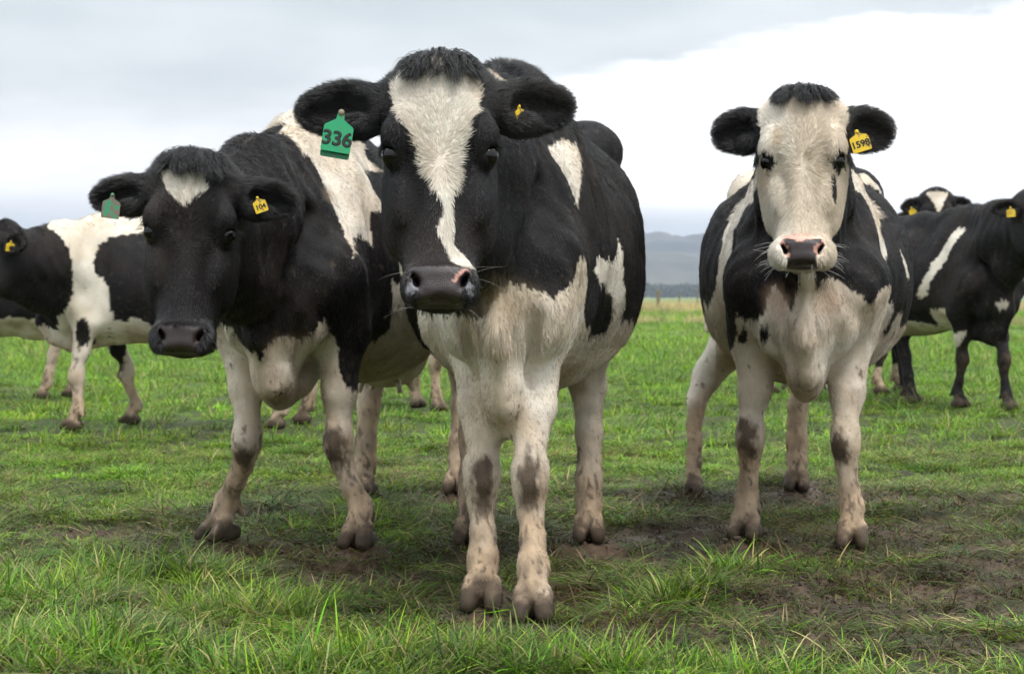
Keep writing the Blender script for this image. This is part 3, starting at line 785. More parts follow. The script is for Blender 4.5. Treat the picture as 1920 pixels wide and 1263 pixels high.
        E((0, .468, .006), (.044, .013, .014), .016)                        # upper rim of the planum
        E((0, .490, .002), (.034, .030, .016), .02)                         # planum
        E((0, .512, -.006), (.048, .020, .020), .015)
        E((0, .520, -.064), (.040, .016, .040), .012)                       # lower lip
        for q in (-1, 1):
            f.cone(H(q * .066, .522, -.03), H(0, .528, .010), .0035 * hs, .0040 * hs, .006 * hs, cut=True)
        for (b, D, fc, W_, L, wd) in s.ears:
            M = (D, W_, fc)
            f.cone(b - D * .03, b + D * .05 - W_ * .006, .036 * hs, .042 * hs, .03)
            f.ell(b + D * L * .46, (L * .40, wd * .50, .028), .025, M)
            f.ell(b + D * L * .74, (L * .30, wd * .37, .024), .025, M)
            f.ell(b + D * L * .50 + fc * .026 - W_ * wd * .05, (L * .33, wd * .38, .032), .012, M, True)
            f.ell(b + D * L * .74 + fc * .024 - W_ * wd * .05, (L * .22, wd * .25, .028), .012, M, True)
            f.ell(b + D * L * .36 + fc * .012 - W_ * wd * .30, (L * .20, wd * .16, .022), .02, M)
    def ear_coords(s, P, i):
        b, D, fc, W_, L, wd = s.ears[i]; q = P - b
        return q @ D / L, q @ W_ / (wd * .5), q @ fc

# ------------------------------------------------------------------ coats: colour laid out in each animal's own frame, fur as curves
BLACK = np.array([0.0105, 0.0090, 0.0098]); WHITE = np.array([0.75, 0.675, 0.585]); CREAM = np.array([0.58, 0.46, 0.33])
MUD = np.array([0.080, 0.056, 0.039]); DUST = np.array([0.40, 0.28, 0.18]); NOSE = np.array([0.024, 0.0135, 0.0140]); PINK = np.array([0.62, 0.32, 0.25])
def coat(c, P, jag=1.0):
    """colour, wetness and coat length factor at points P (animal frame)"""
    d = c.d; n = len(P); hx, hv, hn = c.head_coords(P)
    e0, w0, f0 = c.ear_coords(P, 0); e1, w1, f1 = c.ear_coords(P, 1)
    ear0 = (e0 > .10) & (e0 < 1.25) & (np.abs(w0) < 1.4) & (np.abs(f0) < .07) & (hx < -.085)
    ear1 = (e1 > .10) & (e1 < 1.25) & (np.abs(w1) < 1.4) & (np.abs(f1) < .07) & (hx > .085)
    ear = ear0 | ear1
    head = (np.abs(hx) < .17) & (hv > -.07) & (hv < .64) & (hn > -.235) & ~ear
    warp = (np.stack([fbm(P, 9, 3 + k + d['seed'], 3) for k in range(3)], 1) - .5)
    jz = (vnoise(P * np.array([1, 1, .22]), 170, 5) - .5) * .022 * jag
    Q = P + warp * .034; Qz = Q[:, 2] + jz
    hw = (np.stack([vnoise(P, 26, 31), vnoise(P, 26, 32)], 1) - .5) * .012
    hj = (vnoise(P * np.array([1, 1, .35]), 330, 9) - .5) * .010 * jag
    w = np.zeros(n, bool)
    tint = np.zeros(n); tint_col = np.zeros((n, 3))
    for proj, what, poly in d['patches']:
        if proj == 'H': m = head & (hn > -.16) & in_poly(hx + hw[:, 0], hv + hw[:, 1] + hj, poly)
        elif proj == 'E': m = ear if poly is None else (ear0 if poly == 0 else ear1)
        elif proj == 'HEAD': m = head
        elif proj == 'F':  m = ~head & ~ear & (P[:, 1] < d.get('front_y', .16)) & in_poly(Q[:, 0], Qz, poly)
        elif proj == 'L':  m = ~head & ~ear & (P[:, 0] > .0) & in_poly(Q[:, 1], Qz, poly)
        elif proj == 'R':  m = ~head & ~ear & (P[:, 0] <= .0) & in_poly(Q[:, 1], Qz, poly)
        elif proj == 'S':  m = ~head & ~ear & in_poly(Q[:, 1], Qz, poly)
        elif proj == 'Z':  m = ~head & ~ear & (Qz < poly)
        w[m] = (what == 'w')
    for proj, cc, cen, rad in d.get('tints', []):
        if proj == 'H': q = np.sqrt(((hx - cen[0]) / rad[0]) ** 2 + ((hv - cen[1]) / rad[1]) ** 2) + (~head) * 9
        else: q = np.sqrt((((P - np.array(cen)) / np.array(rad)) ** 2).sum(1)) + head * 9
        q = q + (fbm(P, 30, 71) - .5) * .9
        a = sstep(q, 1.5, .2) * .62; tint_col = np.where((a > tint)[:, None], np.array(cc), tint_col); tint = np.maximum(tint, a)
    z = P[:, 2]
    white = WHITE * (0.86 + .28 * fbm(P, 14, 11)[:, None]) * np.array([1, 1, 1])
    cream = sstep(fbm(P, 5, 12), .45, .68)[:, None] * .55
    white = white * (1 - cream) + CREAM * cream * 1.1
    # the hide is greyer and dustier towards the feet; belly soiled
    dirt = sstep(z, .54, .15) * .98 * (.55 + .6 * fbm(P * np.array([1, 1, .5]), 16, 29)) + sstep(fbm(P, 7, 14), .45, .7) * sstep(z, .95, .40) * .45
    bellyd = sstep(z, .66, .54) * (P[:, 1] > .22) * (np.abs(P[:, 0]) < .33) * sstep(fbm(P, 6, 15), .25, .6) * .75
    dirt = np.clip(np.maximum(dirt, bellyd), 0, .92) * (~head) * (~ear)
    white = white * (1 - dirt[:, None]) + DUST * (.45 + 1.0 * fbm(P * np.array([1, 1, .4]), 65, 16, 2))[:, None] * dirt[:, None]
    col = np.where(w[:, None], white, BLACK * (0.8 + .45 * fbm(P, 20, 13))[:, None] + np.array([.010, .006, .003]) * sstep(fbm(P, 4, 18), .5, .8)[:, None])
    col = col * (1 - tint[:, None]) + tint_col * tint[:, None]
    # dried dung and dust specks on the flanks and neck
    dz = sstep(fbm(P, 85, 51) + .30 * fbm(P, 6, 52), .88, .96) * (~head) * (~ear) * .28
    col = col * (1 - dz[:, None]) + np.array([.16, .12, .075]) * dz[:, None]
    dust = (sstep(fbm(P, 5, 53), .50, .72) * .035)[:, None]; col = col * (1 - dust) + np.array([.26, .19, .12]) * dust
    # mud: spatter up the legs and caked feet, brown rubbed knees
    ps = P * np.array([1, 1, .45])
    sp = .55 * fbm(ps, 120, 21) + .45 * fbm(ps, 38, 23) + .35 * fbm(P, 9, 22)
    th = np.interp(z, [0, .08, .18, .35, .55, .75], [.60, .70, .755, .80, .86, .99])
    mud = sstep(sp, th, th + .07) * (~head) * (~ear) * sstep(z, .80, .6) * np.interp(z, [.05, .2, .5], [.9, .75, .8])
    knee = np.zeros(n)
    kr = np.random.default_rng(d['seed'])
    for kx, ky, kz in d.get('_knees', []):
        ka, kb, kc, kd = kr.uniform(.75, 1.15), kr.uniform(.8, 1.35), kr.normal(0, .009), kr.normal(0, .016)
        q = np.sqrt(((P[:, 0] - kx - kc) / (.034 * ka)) ** 2 + ((P[:, 1] - ky + .045) / .050) ** 2 + ((z - kz + .010 - kd) / (.058 * kb)) ** 2) + (fbm(P, 15, 24) - .5) * 1.9 + (fbm(ps, 110, 27) - .5) * 1.0
        kn = sstep(q, 1.28, .60) * .92; mud = np.maximum(mud, kn); knee = np.maximum(knee, kn)
    mud = np.maximum(mud, sstep(z + (fbm(P, 30, 25) - .5) * .08, .095, .045) * (~head))
    mcol = MUD * (.7 + .9 * fbm(P, 60, 26))[:, None]
    hoof = sstep(z + (fbm(P, 25, 30) - .5) * .02, .056, .046)[:, None]; mcol = mcol * (1 - hoof) + np.array([.062, .044, .030]) * (.5 + .9 * fbm(P * np.array([1, 1, 3]), 45, 34))[:, None] * hoof
    mcol = mcol * (1 - knee[:, None]) + np.array([.066, .042, .027]) * (.4 + 1.2 * fbm(ps, 90, 28))[:, None] * knee[:, None]
    col = col * (1 - mud[:, None]) + mcol * mud[:, None]
    wet = np.zeros(n); fl = np.full(n, 1.0)
    # bare wet nose, nostrils, dark lids
    hv0 = hv; MZ = d.get('muzzle', 0.0); hv = hv - MZ * sstep(hv, .23, .42)
    nz_pad = [(-.054, .450), (-.030, .458), (0, .464), (.030, .458), (.054, .450), (.066, .462), (.064, .478), (.050, .500), (.040, .516), (.042, .536), (0, .545), (-.042, .536), (-.040, .516), (-.050, .500), (-.064, .478), (-.066, .462)]
    pad = head & (hn > -.035) & in_poly(hx + hw[:, 0] * .3, hv + hw[:, 1] * .3, nz_pad)
    lip = head & (hv > .530) & (hn > -.05) & (np.abs(hx) < .05)
    pad = pad | lip
    ncol = NOSE * (.7 + .8 * fbm(P, 60, 41))[:, None]
    pk = d.get('pink_nose', 0)
    if pk == 1:                                       # a few bare pink spots
        a = (vnoise(P, 95, 43) > .87) & ((hx > -.02) | (hv < .46)); ncol = np.where(a[:, None], PINK * .9, ncol)
        st = in_poly(hx, hv, [(.026, .492), (.034, .478), (.052, .462), (.056, .468), (.042, .482), (.030, .497)])
        ncol = np.where(st[:, None], PINK, ncol)
    if pk == 2:                                       # pink nose with a dark middle
        dark = in_poly((hx + hw[:, 0] * .8) / 1.22, hv + hw[:, 1] * .8, [(-.050, .452), (-.030, .454), (-.012, .466), (0, .468), (.016, .458), (.048, .450), (.046, .468), (.030, .480), (.026, .494), (.044, .512), (.042, .535), (-.044, .535), (-.046, .514), (-.026, .508), (-.026, .486), (-.044, .474)])
        dark |= in_poly(hx + hw[:, 0] * .6, hv + hw[:, 1] * .6, [(-.050, .488), (-.036, .486), (-.034, .500), (-.048, .502)])
        ncol = np.where(dark[:, None], ncol, PINK * (.85 + .3 * fbm(P, 30, 44))[:, None])
        halo = head & ~pad & (hn > -.06) & (hv > .435) & (hv < .47) & (np.abs(hx) < .06)
        a = sstep(fbm(P, 40, 45), .3, .55) * halo * .75
        col = col * (1 - a[:, None]) + PINK * 1.05 * a[:, None]; fl = np.where(halo, .4, fl)
    col = np.where(pad[:, None], ncol, col); wet = np.where(pad, 1.0, wet); fl = np.where(pad, 0, fl)
    if pk == 1:
        for q in (-1, 1):                             # dried mucus at the nostrils
            r = np.sqrt(((hx - q * .060) / .014) ** 2 + ((hv - .503) / .022) ** 2)
            a = sstep(r + (fbm(P, 120, 48) - .5) * 2.2, .75, .35) * head * (hn > -.05) * .6; col = col * (1 - a[:, None]) + np.array([.42, .42, .45]) * a[:, None]
    hole = np.zeros(n)
    for q in (-1, 1):
        r = np.sqrt(((hx - q * (.048 - .45 * (hv - .494))) / .0135) ** 2 + ((hv - .494) / .026) ** 2) + (hn > .004) * 3 + (hn < -.06) * 3
        hole = np.maximum(hole, sstep(r, 1.3, .7) * head * (hn < .002))
        r = np.sqrt(((hx - q * EYE[0]) / .034) ** 2 + ((hv - EYE[1]) / .023) ** 2 + ((hn - EYE[2]) / .042) ** 2)
        lid = head & (r < 1.0 + .25 * (vnoise(P, 90, 47) - .5))
        col = np.where(lid[:, None], BLACK * .8, col); fl = np.where(lid, 0, fl); wet = np.where(lid, np.maximum(wet, .3), wet)
    col = col * (1 - hole[:, None]) + np.array([.012, .006, .006]) * hole[:, None]
    fl = np.where(hole > .2, 0, fl)
    fl = np.where(z < .055, 0, fl)                     # hooves
    wet = np.where((z < .06) & ~head, 0.0, wet)
    return np.clip(col, .004, .9), wet, fl, head, ear0, ear1, (hx, hv0, hn), w

def coat_material():
    t = NT("cow_hide"); a = t.attr("col"); wt = t.attr("wet")
    t.l(a.outputs['Color'], t.b.inputs['Base Color'])
    t.l(t.rng(wt.outputs['Fac'], 0, 1, .62, .38), t.b.inputs['Roughness'])
    t.l(t.rng(wt.outputs['Fac'], 0, 1, .15, .6), t.b.inputs['Specular IOR Level'])
    g = t.n("ShaderNodeTexCoord")
    v = t.n("ShaderNodeTexVoronoi"); v.inputs['Scale'].default_value = 420; t.l(g.outputs['Object'], v.inputs['Vector'])
    nz = t.noise(g.outputs['Object'], 160, 3)
    h = t.mix(wt.outputs['Fac'], nz.outputs[0], v.outputs['Distance'])
    t.bump(h, .45, .0014)
    return t.m
def fur_material():
    t = NT("cow_fur"); a = t.attr("col")
    t.l(a.outputs['Color'], t.b.inputs['Base Color'])
    t.b.inputs['Roughness'].default_value = .34
    t.b.inputs['Specular IOR Level'].default_value = .55
    return t.m
M_HIDE, M_FUR = coat_material(), fur_material()

def curves_obj(name, pts, rad, col, mat, parent):
    """pts (n, k, 3) strand points, rad (n, k), col (n, 3)"""
    n, k, _ = pts.shape
    hc = bpy.data.hair_curves.new(name); hc.add_curves([k] * n)
    hc.attributes["position"].data.foreach_set("vector", np.ascontiguousarray(pts, np.float32).ravel()) if "position" in hc.attributes else hc.position_data.foreach_set("vector", np.ascontiguousarray(pts, np.float32).ravel())
    ra = hc.attributes.get("radius") or hc.attributes.new("radius", 'FLOAT', 'POINT')
    ra.data.foreach_set("value", np.ascontiguousarray(rad, np.float32).ravel())
    ca = hc.attributes.new("col", 'FLOAT_COLOR', 'CURVE')
    ca.data.foreach_set("color", np.concatenate([col, np.ones((n, 1))], 1).astype(np.float32).ravel())
    hc.materials.append(mat)
    o = bpy.data.objects.new(name, hc)
    return link(o, parent)

def nrmz(a): return a / np.maximum(np.linalg.norm(a, axis=-1, keepdims=True), 1e-9)

def grow_fur(c, V, Q, root, count, thick=1.0):
    T = np.concatenate([Q[:, [0, 1, 2]], Q[:, [0, 2, 3]]])
    A, B, C_ = V[T[:, 0]], V[T[:, 1]], V[T[:, 2]]
    cr = np.cross(B - A, C_ - A); ar = np.linalg.norm(cr, axis=1) / 2; fn = cr / np.maximum(2 * ar, 1e-12)[:, None]
    ctr = (A + B + C_) / 3
    # smooth normals
    vn = np.zeros_like(V)
    for i in range(3):
        for k in range(3): vn[:, k] += np.bincount(T[:, i], cr[:, k], len(V))
    vn = nrmz(vn)
    hx, hv, hn = c.head_coords(ctr)
    hd = (np.abs(hx) < .36) & (hv > -.1) & (hv < .64) & (hn > -.22)
    toward = nrmz(c.loc(np.array(CAM)) - ctr); facing = (fn * toward).sum(1)
    wgt = ar * np.where(hd, 4.2, 1.0) * np.where(facing < -.25, .25, 1.0) * (ctr[:, 2] > .045)
    r = np.random.default_rng(c.d['seed'])
    idx = r.choice(len(T), count, p=wgt / wgt.sum())
    u, v_ = r.random(count), r.random(count); fl_ = u + v_ > 1; u[fl_], v_[fl_] = 1 - u[fl_], 1 - v_[fl_]
    w_ = 1 - u - v_
    P = A[idx] * w_[:, None] + B[idx] * u[:, None] + C_[idx] * v_[:, None]
    N = nrmz(vn[T[idx, 0]] * w_[:, None] + vn[T[idx, 1]] * u[:, None] + vn[T[idx, 2]] * v_[:, None])
    col, wet, fl, head, ear0, ear1, (hx, hv, hn), wh = coat(c, P, 1.3)
    keep = fl > .05
    P, N, col, fl, head, ear0, ear1, hx, hv, hn, wh = (q[keep] for q in (P, N, col, fl, head, ear0, ear1, hx, hv, hn, wh))
    n = len(P); z = P[:, 2]
    # direction of growth
    flow = np.tile(np.array([0, .55, -.85]), (n, 1))
    leg = z < .62; flow[leg] = (0, .12, -1)
    chest = (P[:, 1] < -.05) & ~leg; flow[chest] = (0, .1, -1)
    flow[:, 0] += np.sign(P[:, 0]) * np.where(chest, .25, .05)
    neck = (hn < -.10) & (hv > -.1) & (hv < .5) & ~head
    fx, fv = hx * 1.6, (hv - .235)
    whorl = np.sqrt(fx ** 2 + fv ** 2)
    hd_ = (c.X * (fx / np.maximum(whorl, .01))[:, None] + c.V * (fv / np.maximum(whorl, .01))[:, None])
    side = np.abs(hx) > .075
    hd_ = np.where((side & (hv > .1))[:, None], c.V * .8 - c.N * .6, hd_)
    flow = np.where(head[:, None], hd_, flow)
    lenm = np.full(n, .0115); lift = np.full(n, .22)
    lenm[leg] = .0100; lift[leg] = .27
    lenm[head] = .0085; lift[head] = .23
    fore = head & (hv < .32) & (np.abs(hx) < .10)
    gf = sstep(hv, .31, .15) * sstep(np.abs(hx), .10, .06)
    lenm = np.where(fore,   .0085 + .0070 * gf, lenm); lift = np.where(fore, .20 + .10 * gf, lift)
    lenm[head & (hv < .06)] = .026
    lenm = np.where(head & wh & fore, .0080 + .0150 * c.d.get('fore_len', 1.0) * gf, lenm)
    topn = ~head & (N[:, 2] > .55) & (P[:, 1] < .5) & (z > 1.0); lenm[topn] = .022; lift[topn] = .6
    belly = ~head & (N[:, 2] < -.3) & ~leg; lenm[belly] = .022
    lenm[chest & wh] = .017; bris = chest & (np.abs(P[:, 0]) < .12) & (z < .7); lenm[bris] = .022
    for i, m in ((0, ear0), (1, ear1)):
        b, D, fc, W_, L, wd = c.ears[i]
        e, w2, f2 = c.ear_coords(P, i)
        rim = np.clip(np.abs(w2), 0, 1.2)
        dr = D * .9 + W_ * (w2 * .55)[:, None] + fc * .05
        flow = np.where(m[:, None], dr, flow)
        lenm = np.where(m, .015 + .013 * rim, lenm); lift = np.where(m, .50, lift)
    cl = np.stack([vnoise(P, 55, 91 + k) for k in range(3)], 1) - .5
    cl2 = np.stack([vnoise(P, 18, 95 + k) for k in range(3)], 1) - .5
    jh = np.where(head & ~(wh & fore), .35, np.where(head, .75, .85))[:, None]
    flow = nrmz(flow) + cl * .9 * jh + cl2 * .5 * jh + r.normal(0, .13, (n, 3)) * jh
    tan = nrmz(flow - N * (flow * N).sum(1)[:, None])
    Ln = lenm * fl * r.uniform(.65, 1.25, n)
    a0 = np.clip(lift + r.normal(0, .10, n), .05, 1.2)
    pts = np.zeros((n, 4, 3)); pts[:, 0] = P - N * .0012
    for k, (t, f) in enumerate(((.33, 1.15), (.66, .85), (1.0, .45)), 1):
        ang = a0 * f
        pts[:, k] = pts[:, k - 1] + (Ln / 3)[:, None] * (tan * np.cos(ang)[:, None] + N * np.sin(ang)[:, None]) + r.normal(0, .0004, (n, 3))
    streak = .55 + .9 * vnoise(P + tan * .0, 140, 77)
    wstr = .70 + .5 * vnoise(P * np.array([1, 1, .3]), 110, 78)
    col = np.where(wh[:, None], col * np.where(head[:, None], r.uniform(.84, 1.22, (n, 1)), r.uniform(.66, 1.22, (n, 1))) * np.where(head, 1.05, wstr)[:, None] * 1.06, col * r.uniform(.45, 1.7, (n, 1)) * streak[:, None]); col = np.clip(col, .002, .9)
    rad = np.array([.00036, .00038, .00029, .00006])[None] * (r.uniform(.8, 1.25, (n, 1))) * thick
    curves_obj("fur", pts, rad, col, M_FUR, root)

def forelock(c, root, VN, count=2600, colr=BLACK, length=.075, x_half=.075, v1=.03, sweep=1.0, rise=.6):
    """top-knot: hair that springs from the poll, falls forwards over the brow and out to both sides in locks"""
    V, N = VN; r = np.random.default_rng(c.d['seed'] + 5)
    hx, hv, hn = c.head_coords(V)
    ok = np.where((np.abs(hx) < x_half) & (hv < v1) & (hn > -.13) & (hv > -.06))[0]
    nl = 150; lk = r.choice(ok, nl)
    la = r.normal(0, .25, nl); ll = r.uniform(.75, 1.15, nl); lb = r.normal(0, .12, nl)
    k_ = r.integers(0, nl, count)
    P = V[lk[k_]] + r.normal(0, .006, (count, 3)); C0 = V[lk[k_]]; Nn = N[lk[k_]]
    x = c.head_coords(P)[0]
    L = length * ll[k_] * r.uniform(.38, 1.05, count) * (1 - .3 * (np.abs(x) / x_half) ** 2)
    k = 8; pts = np.zeros((count, k, 3)); cur = P.copy(); cc = C0.copy(); pts[:, 0] = P - Nn * .003
    side = (sweep * x / x_half * .8 + la[k_])[:, None]
    for i in range(1, k):
        t = i / (k - 1)
        D = nrmz(Nn * (rise * (1 - t) ** 2) + c.X * side * (.5 + .5 * t) + c.N * (.75 * (1 - t) + lb[k_][:, None] * .3) + c.V * (.10 + 1.1 * t))
        cur = cur + D * (L / (k - 1))[:, None]; cc = cc + D * (L / (k - 1))[:, None]
        p = cc + (cur - cc) * (1 - .55 * t) + r.normal(0, .0006, (count, 3))
        qx, qv, qn = c.head_coords(p)
        surf = np.interp(qv, HV, HT[1]) - 14.0 * np.maximum(0, np.abs(qx) - .05) ** 2 + .007 + .004 * lb[k_]
        p = p + c.N * (np.maximum(0, surf - qn) * sstep(qv, -.01, .02))[:, None]
        pts[:, i] = p
    col = np.clip(colr * r.uniform(.7, 1.5, (count, 1)), .003, .9)
    rad = np.linspace(1, .15, k)[None] * .0007 * np.ones((count, 1))
    curves_obj("forelock", pts, rad, col, M_FUR, root)

def strands(c, root, name, items, col, r0=.0005):
    """items: (start point, direction, length, droop) in the animal's frame"""
    k = 6; pts = np.zeros((len(items), k, 3))
    for i, (p, dv, L, dr) in enumerate(items):
        pts[i, 0] = p; dd = np.array(dv, float)
        for j in range(1, k):
            dd = dd + np.array([0, 0, -dr]); dd /= np.linalg.norm(dd)
            pts[i, j] = pts[i, j - 1] + dd * L / (k - 1)
    rad = np.linspace(1, .25, k)[None] * r0 * np.ones((len(items), 1))
    curves_obj(name, pts, rad, np.tile(np.array(col), (len(items), 1)), M_FUR, root)

def uv_ball(r, seg=20, rings=12, sc=(1, 1, 1)):
    v = [(0, 0, r * sc[2])]; f = []
    for i in range(1, rings):
        th = math.pi * i / rings
        for j in range(seg):
            ph = 2 * math.pi * j / seg
            v.append((r * sc[0] * math.sin(th) * math.cos(ph), r * sc[1] * math.sin(th) * math.sin(ph), r * sc[2] * math.cos(th)))
    v.append((0, 0, -r * sc[2])); n = len(v) - 1
    for j in range(seg):
        f.append((0, 1 + j, 1 + (j + 1) % seg)); f.append((n, n - seg + (j + 1) % seg, n - seg + j))
    for i in range(rings - 2):
        for j in range(seg):
            a, b = 1 + i * seg + j, 1 + i * seg + (j + 1) % seg; f.append((a, a + seg, b + seg, b))
    return v, f
def eye_material():
    t = NT("cow_eye"); g = t.n("ShaderNodeTexCoord"); s = t.n("ShaderNodeSeparateXYZ"); t.l(g.outputs['Object'], s.inputs[0])
    f = t.rng(s.outputs[2], .004, .014)
    t.l(t.mix(f, (.05, .032, .026), (.003, .002, .0016)), t.b.inputs['Base Color'])
    t.b.inputs['Roughness'].default_value = .03; t.b.inputs['Specular IOR Level'].default_value = .40
    return t.m
M_EYE = eye_material()
def plastic(name, col, dirt):
    t = NT(name); g = t.n("ShaderNodeTexCoord"); nz = t.noise(g.outputs['Object'], 55, 5, .65)
    t.l(t.mix(t.rng(nz.outputs[0], .62 - dirt * .3, .70 - dirt * .25), col, (.16, .12, .085)), t.b.inputs['Base Color'])
    t.b.inputs['Roughness'].default_value = .38; t.b.inputs['Subsurface Weight'].default_value = 0.0
    t.bump(nz.outputs[0], .25, .002)
    return t.m
M_GREEN = plastic("green_plastic", (.010, .30, .12), .16)
M_GREEN_D = plastic("green_plastic_dark", (.006, .19, .075), .05)
M_GREEN_DIRTY = plastic("green_plastic_dirty", (.015, .26, .12), .70)
M_YELLOW = plastic("yellow_plastic", (.74, .49, .015), .24)
M_BLUE = plastic("blue_plastic", (.01, .30, .60), .05)
M_INK = plain("tag_ink", (.008, .012, .010), .5)
M_BRASS = plain("tag_button", (.24, .20, .13), .45)

def ear_tag(c, root, ear, e, w, size, mat, text=None, lean=0.0, tsize=.6, back=False, name="ear_tag", neck=.25, off=.014, yaw=0.0, tint=None, tilt=.15):
    """flag-shaped plastic tag pinned through the ear: narrow neck above, plate below"""
    b, D, fc, W_, L, wd = c.ears[ear]
    pin = b + D * L * e + W_ * wd * .5 * w + fc * off
    W, H = size
    out = [(-.10, .02), (.10, .02), (.14, -neck * .55), (.46, -neck), (.5, -neck - .06), (.5, -.96), (.46, -1), (-.46, -1), (-.5, -.96), (-.5, -neck - .06), (-.46, -neck), (-.14, -neck * .55)]
    pts = [(x * W, y * H) for x, y in out]; t = .0014; n = len(pts)
    v = [(x, y, t) for x, y in pts] + [(x, y, -t) for x, y in pts]
    f = [tuple(range(n)), tuple(range(2 * n - 1, n - 1, -1))] + [(i, i + n, (i + 1) % n + n, (i + 1) % n) for i in range(n)]
    o = mesh_obj(name, v, f, mat, root)
    hd = nrmz(-c.V * 1.0 + np.array([0, 0, 0])); up = nrmz(np.array([0, 0, 1.0]) + np.array([0, tilt, 0]))
    nrm = c.loc(np.array([CAM[0], CAM[1], 0])) - c.loc(np.array([*c.world(pin)[:2], 0])); nrm = nrmz(nrm); nrm = rotz(nrm, yaw)
    nrm = nrmz(nrm - up * (nrm @ up)); xa = np.cross(up, nrm)
    ca, sa = math.cos(lean), math.sin(lean); xa, up = xa * ca + up * sa, up * ca - xa * sa
    M = Matrix.Identity(4)
    for i in range(3): M[i][0], M[i][1], M[i][2], M[i][3] = xa[i], up[i], nrm[i], pin[i]
    o.matrix_local = M
    bv, bf = uv_ball(W * .11, 12, 8, (1, 1, .55))
    mesh_obj("pin", [(x, y - .0, z + .002) for x, y, z in bv], bf, tint or mat, o, True)
    if back:
        v2 = [(x * .98, y * 1.12 + .0, z - .010) for x, y, z in v]
        bo = mesh_obj("back_plate", v2, f, M_GREEN_D, o)
    if text:
        cu = bpy.data.curves.new("txt", 'FONT'); cu.body = text; cu.size = H * tsize; cu.align_x = 'CENTER'; cu.align_y = 'CENTER'; cu.bevel_depth = H * .016; cu.bevel_resolution = 0; cu.space_character = 1.0
        to = bpy.data.objects.new("txt", cu); scene.collection.objects.link(to)
        dg = bpy.context.evaluated_depsgraph_get(); me = bpy.data.meshes.new_from_object(to.evaluated_get(dg))
        bpy.data.objects.remove(to); bpy.data.curves.remove(cu)
        me.materials.clear(); me.materials.append(M_INK)
        num = bpy.data.objects.new("number", me); link(num, o)
        num.location = (0, -(neck + (1 - neck) * .52) * H, t + .0004)
    return o

def build_cow(d, label, fine, coarse, fur, fur_thick=1.0, group="dairy cows in the paddock"):
    c = Cow(d); c.build_field(fine, coarse)
    V, Q = c.f.mesh(); del c.f
    T0 = np.concatenate([Q[:, [0, 1, 2]], Q[:, [0, 2, 3]]]); cr = np.cross(V[T0[:, 1]] - V[T0[:, 0]], V[T0[:, 2]] - V[T0[:, 0]]); vn = np.zeros_like(V)
    for i in range(3):
        for k in range(3): vn[:, k] += np.bincount(T0[:, i], cr[:, k], len(V))
    vn = nrmz(vn); hx, hv, hn = c.head_coords(V)
    hd = sstep(np.maximum(np.abs(hx) - .30, np.maximum(-.1 - hv, np.maximum(hv - .64, -.20 - hn))), 0, .12)
    up = sstep(V[:, 2], .45, .65)
    ribs = np.sin(2 * math.pi * (V[:, 1] + .18 * (V[:, 2] - .9)) / .078 + 2.0 * fbm(V, 3, 201)) * .0030 * sstep(V[:, 1], .28, .40) * sstep(V[:, 1], 1.0, .85) * sstep(V[:, 2], .68, .8) * sstep(V[:, 2], 1.22, 1.1)
    lump = (fbm(V * np.array([1.3, 1.3, .8]), 6.5, 202, 2) - .5) * .030 + (fbm(V * np.array([1.6, 1.6, .7]), 15, 203, 2) - .5) * .010
    neckf = np.sin((V[:, 1] * .8 + V[:, 2] * .35) * 2 * math.pi / .055 + 3 * fbm(V, 6, 204)) * .0022 * sstep(V[:, 1], -.02, -.12) * sstep(V[:, 2], .7, .85) * sstep(np.abs(V[:, 0]), .04, .10)
    leg = (fbm(V, 30, 205, 2) - .5) * .006 * (1 - up) * (V[:, 2] < .62)
    V = V + vn * ((ribs + lump * up + neckf + leg) * hd)[:, None]
    root = bpy.data.objects.new("dairy_cow", None); link(root)
    root.location = (*c.O[:2], 0); root.rotation_euler = (0, 0, c.phi)
    root.empty_display_size = .2
    tag(root, label, "cow", group)
    body = mesh_obj("body", V, Q, M_HIDE, root, True); me = body.data
    col, wet, *_ = coat(c, V)
    ca = me.attributes.new("col", 'FLOAT_COLOR', 'POINT'); ca.data.foreach_set("color", np.concatenate([col, np.ones((len(V), 1))], 1).astype(np.float32).ravel())
    wa = me.attributes.new("wet", 'FLOAT', 'POINT'); wa.data.foreach_set("value", wet.astype(np.float32))
    for q, D, U, T in d['_eyes']:
        v, f = uv_ball(.0255 * c.hs)
        e = mesh_obj("eye", v, f, M_EYE, root, True)
        p = c.hp(q * EYE[0], EYE[1], EYE[2]) + D * .0022
        M = Matrix.Identity(4)
        for i in range(3): M[i][0], M[i][1], M[i][2], M[i][3] = T[i], U[i], D[i], p[i]
        e.matrix_local = M
    if fur: grow_fur(c, V, Q, root, fur, fur_thick)
    nn = np.zeros((len(V), 3), np.float32); me.vertices.foreach_get('normal', nn.ravel()); nn = np.array([0.0]) if False else nn
    c.surf = (V, nn)
    return c, root

